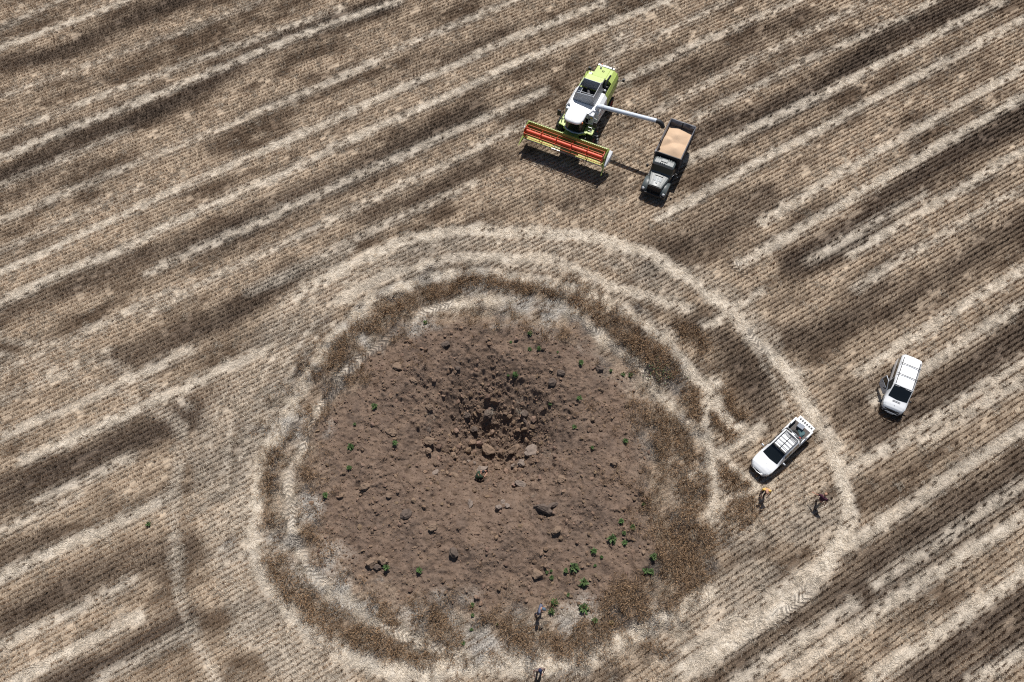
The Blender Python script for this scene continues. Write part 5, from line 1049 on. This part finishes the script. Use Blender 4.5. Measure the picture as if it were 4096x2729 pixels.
mat("clod_brown", (.20, .142, .102), .95, var=.35, scale=4, spec=.1, bump=.5); mat("clod_grey", (.22, .175, .145), .95, var=.3, scale=4, spec=.1, bump=.5); mat("clod_dark", (.115, .088, .072), .95, var=.35, scale=4, spec=.1, bump=.5)
def clod(u, v, size, mm, lb, sx=1.0, rz=0.0, zs=.75, sink=.12):
    p = on_ground(u, v+size*10); sd_ = int(u*13+v*7)
    me = rock_mesh("earth_clod", sd_, 3, zs, MATS[mm])
    for q in me.vertices:
        n = Vector(q.co).normalized(); d = float(fbm(np.array([q.co.x*5+sd_]), np.array([(q.co.y+q.co.z*1.3)*5]), 3, 3)[0])-.5; q.co += n*d*.16
    o = bpy.data.objects.new("earth_clod", me); C.objects.link(o); o.location = p+Vector((0, 0, size*zs*(.5-sink)*.8)); o.scale = (size*sx, size/sx**.5, size); o.rotation_euler = (.15*math.sin(u), .15*math.cos(v), rz)
    tag(o, lb, "earth clod", "large clods of earth thrown out of the crater")
for (u, v, s, mm, lb, sx, rz) in [
 (1952,1789,1.0,"clod_brown","big rounded brown boulder in the middle of the crater pit",1.25,-.5), (2051,1790,.95,"clod_brown","long tilted clod right of the rounded boulder in the pit",1.4,.9), (2130,1797,1.0,"clod_grey","angular pale topped block right of the crater pit",1.3,.5), (2087,1852,.75,"clod_grey","low grey mound below the angular pale topped block",1.1,-.4), (2051,1862,.38,"clod_grey","small grey stone between the upright clod and the grey mound",1.2,.2), (1993,1868,.62,"clod_brown","upright brown clod with a long black shadow near the crouching person",.8,.9),
 (1930,1872,.85,"clod_grey","crumbling pale ledge right behind the crouching person",1.6,.2), (1898,1850,.36,"clod_grey","rightmost of three small stones above the crouching person",1,0), (1877,1846,.40,"clod_grey","pale middle one of three small stones above the crouching person",.8,.3), (1859,1849,.34,"clod_brown","leftmost of three small stones above the crouching person",1,.6),
 (2248,1914,.62,"clod_brown","clod with a black shadow on the right slope of the crater",1.1,.4), (2086,1934,.70,"clod_grey","flat grey slab sunk in the soil right of the crouching person",1.5,-.2), (1997,2026,.55,"clod_grey","lower left block of the broken grey cluster below the crouching person",1,.2), (2028,2022,.42,"clod_grey","right block of the broken grey cluster below the crouching person",1,.7), (2012,2008,.40,"clod_grey","small middle block of the broken grey cluster",1,.1), (2003,1993,.46,"clod_brown","upper block of the broken grey cluster",.8,1.2),
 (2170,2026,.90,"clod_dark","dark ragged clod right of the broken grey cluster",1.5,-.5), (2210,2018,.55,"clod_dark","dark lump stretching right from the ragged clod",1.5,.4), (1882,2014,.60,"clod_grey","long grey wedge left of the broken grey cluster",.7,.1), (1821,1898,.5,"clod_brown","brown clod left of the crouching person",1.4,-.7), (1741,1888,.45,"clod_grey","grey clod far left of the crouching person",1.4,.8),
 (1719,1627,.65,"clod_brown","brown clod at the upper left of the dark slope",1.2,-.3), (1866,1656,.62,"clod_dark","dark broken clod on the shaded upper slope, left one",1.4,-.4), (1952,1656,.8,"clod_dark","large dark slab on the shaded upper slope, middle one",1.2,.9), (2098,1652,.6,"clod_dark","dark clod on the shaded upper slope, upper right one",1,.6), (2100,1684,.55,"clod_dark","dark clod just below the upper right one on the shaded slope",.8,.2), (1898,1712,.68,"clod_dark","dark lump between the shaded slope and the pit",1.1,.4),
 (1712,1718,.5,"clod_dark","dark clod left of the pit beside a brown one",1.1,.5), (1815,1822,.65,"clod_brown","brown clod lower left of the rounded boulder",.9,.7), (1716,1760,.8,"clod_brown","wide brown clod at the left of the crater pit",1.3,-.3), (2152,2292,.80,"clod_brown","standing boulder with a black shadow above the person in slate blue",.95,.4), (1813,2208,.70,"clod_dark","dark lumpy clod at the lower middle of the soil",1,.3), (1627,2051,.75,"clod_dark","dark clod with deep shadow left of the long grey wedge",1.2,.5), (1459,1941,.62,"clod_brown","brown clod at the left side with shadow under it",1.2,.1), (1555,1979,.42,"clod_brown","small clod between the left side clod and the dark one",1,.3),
 (2225,2117,.65,"clod_brown","clod at the right beside a grey hollow",1.1,.4), (2454,1842,.6,"clod_brown","clod near the right edge of the soil, upper of two",1,.3), (2585,1976,.55,"clod_brown","clod among sparse stalks at the right, lower of two",1,.2), (1737,2103,.62,"clod_brown","long clod with a bright edge at the lower left",1.5,.5), (1534,2235,.75,"clod_brown","right clod in the heap at the lower left rim",1,.3), (1484,2247,.75,"clod_brown","left clod in the heap at the lower left rim",1.1,.8), (1508,2268,.55,"clod_dark","dark clod below the others in the lower left heap",1.1,.2),
 (1592,1464,.78,"clod_brown","flat topped clod at the upper left corner of the soil",1.2,-.2), (1650,1520,.6,"clod_brown","long clod below the flat topped one at the upper left",1.5,-.7), (1781,1374,.55,"clod_dark","dark clod near the upper rim left of the small weed",1.4,.3), (1830,1470,.42,"clod_dark","dark small clod on the upper slope",1.3,.4), (1720,1622,.42,"clod_dark","small dark clod touching the upper left brown one",1.2,.1), (2207,1525,.62,"clod_dark","left of two dark clods on the upper right slope",1.1,.6), (2242,1490,.58,"clod_dark","right of two dark clods on the upper right slope",1.2,-.2), (2399,1476,.65,"clod_dark","dark long clod by the upper right rim",1.5,-.3), (1563,1725,.72,"clod_brown","brown clod on the left slope above the inner weed",1.3,-.4), (1714,1800,.5,"clod_brown","clod under the wide brown one at the left of the pit",1.1,.2)]:
    clod(u, v, s, mm, lb, sx, rz)
# withered dark bush by the right-hand track
db = empty("withered_bush", on_ground(2640, 1490), 0, "withered black bush flattened beside the wheel track at the upper right", "bush")
mb = MB(); rr = random.Random(5)
for k in range(150):
    x, y = rr.gauss(0, .75), rr.gauss(0, .55); l = rr.uniform(.2, .6); th = rr.uniform(0, 6.28); mb.tube([(x, y, .0), (x+l*.5*math.cos(th), y+l*.5*math.sin(th), rr.uniform(.1, .4)), (x+l*math.cos(th), y+l*math.sin(th), rr.uniform(.02, .35))], .012, 4)
mb.build("twigs", "dry_twig", db)
mb = MB()
for k in range(60):
    x, y = rr.gauss(0, .7), rr.gauss(0, .5); th = rr.uniform(0, 6.28); a = Vector((x, y, rr.uniform(.1, .3))); d = Vector((math.cos(th), math.sin(th), .2))*.08; e = Vector((-math.sin(th), math.cos(th), .1))*.03; mb.add([a-d, a+e, a+d, a-e], [(0, 1, 2, 3)])
mb.build("leaves", "weed_leaf", db)
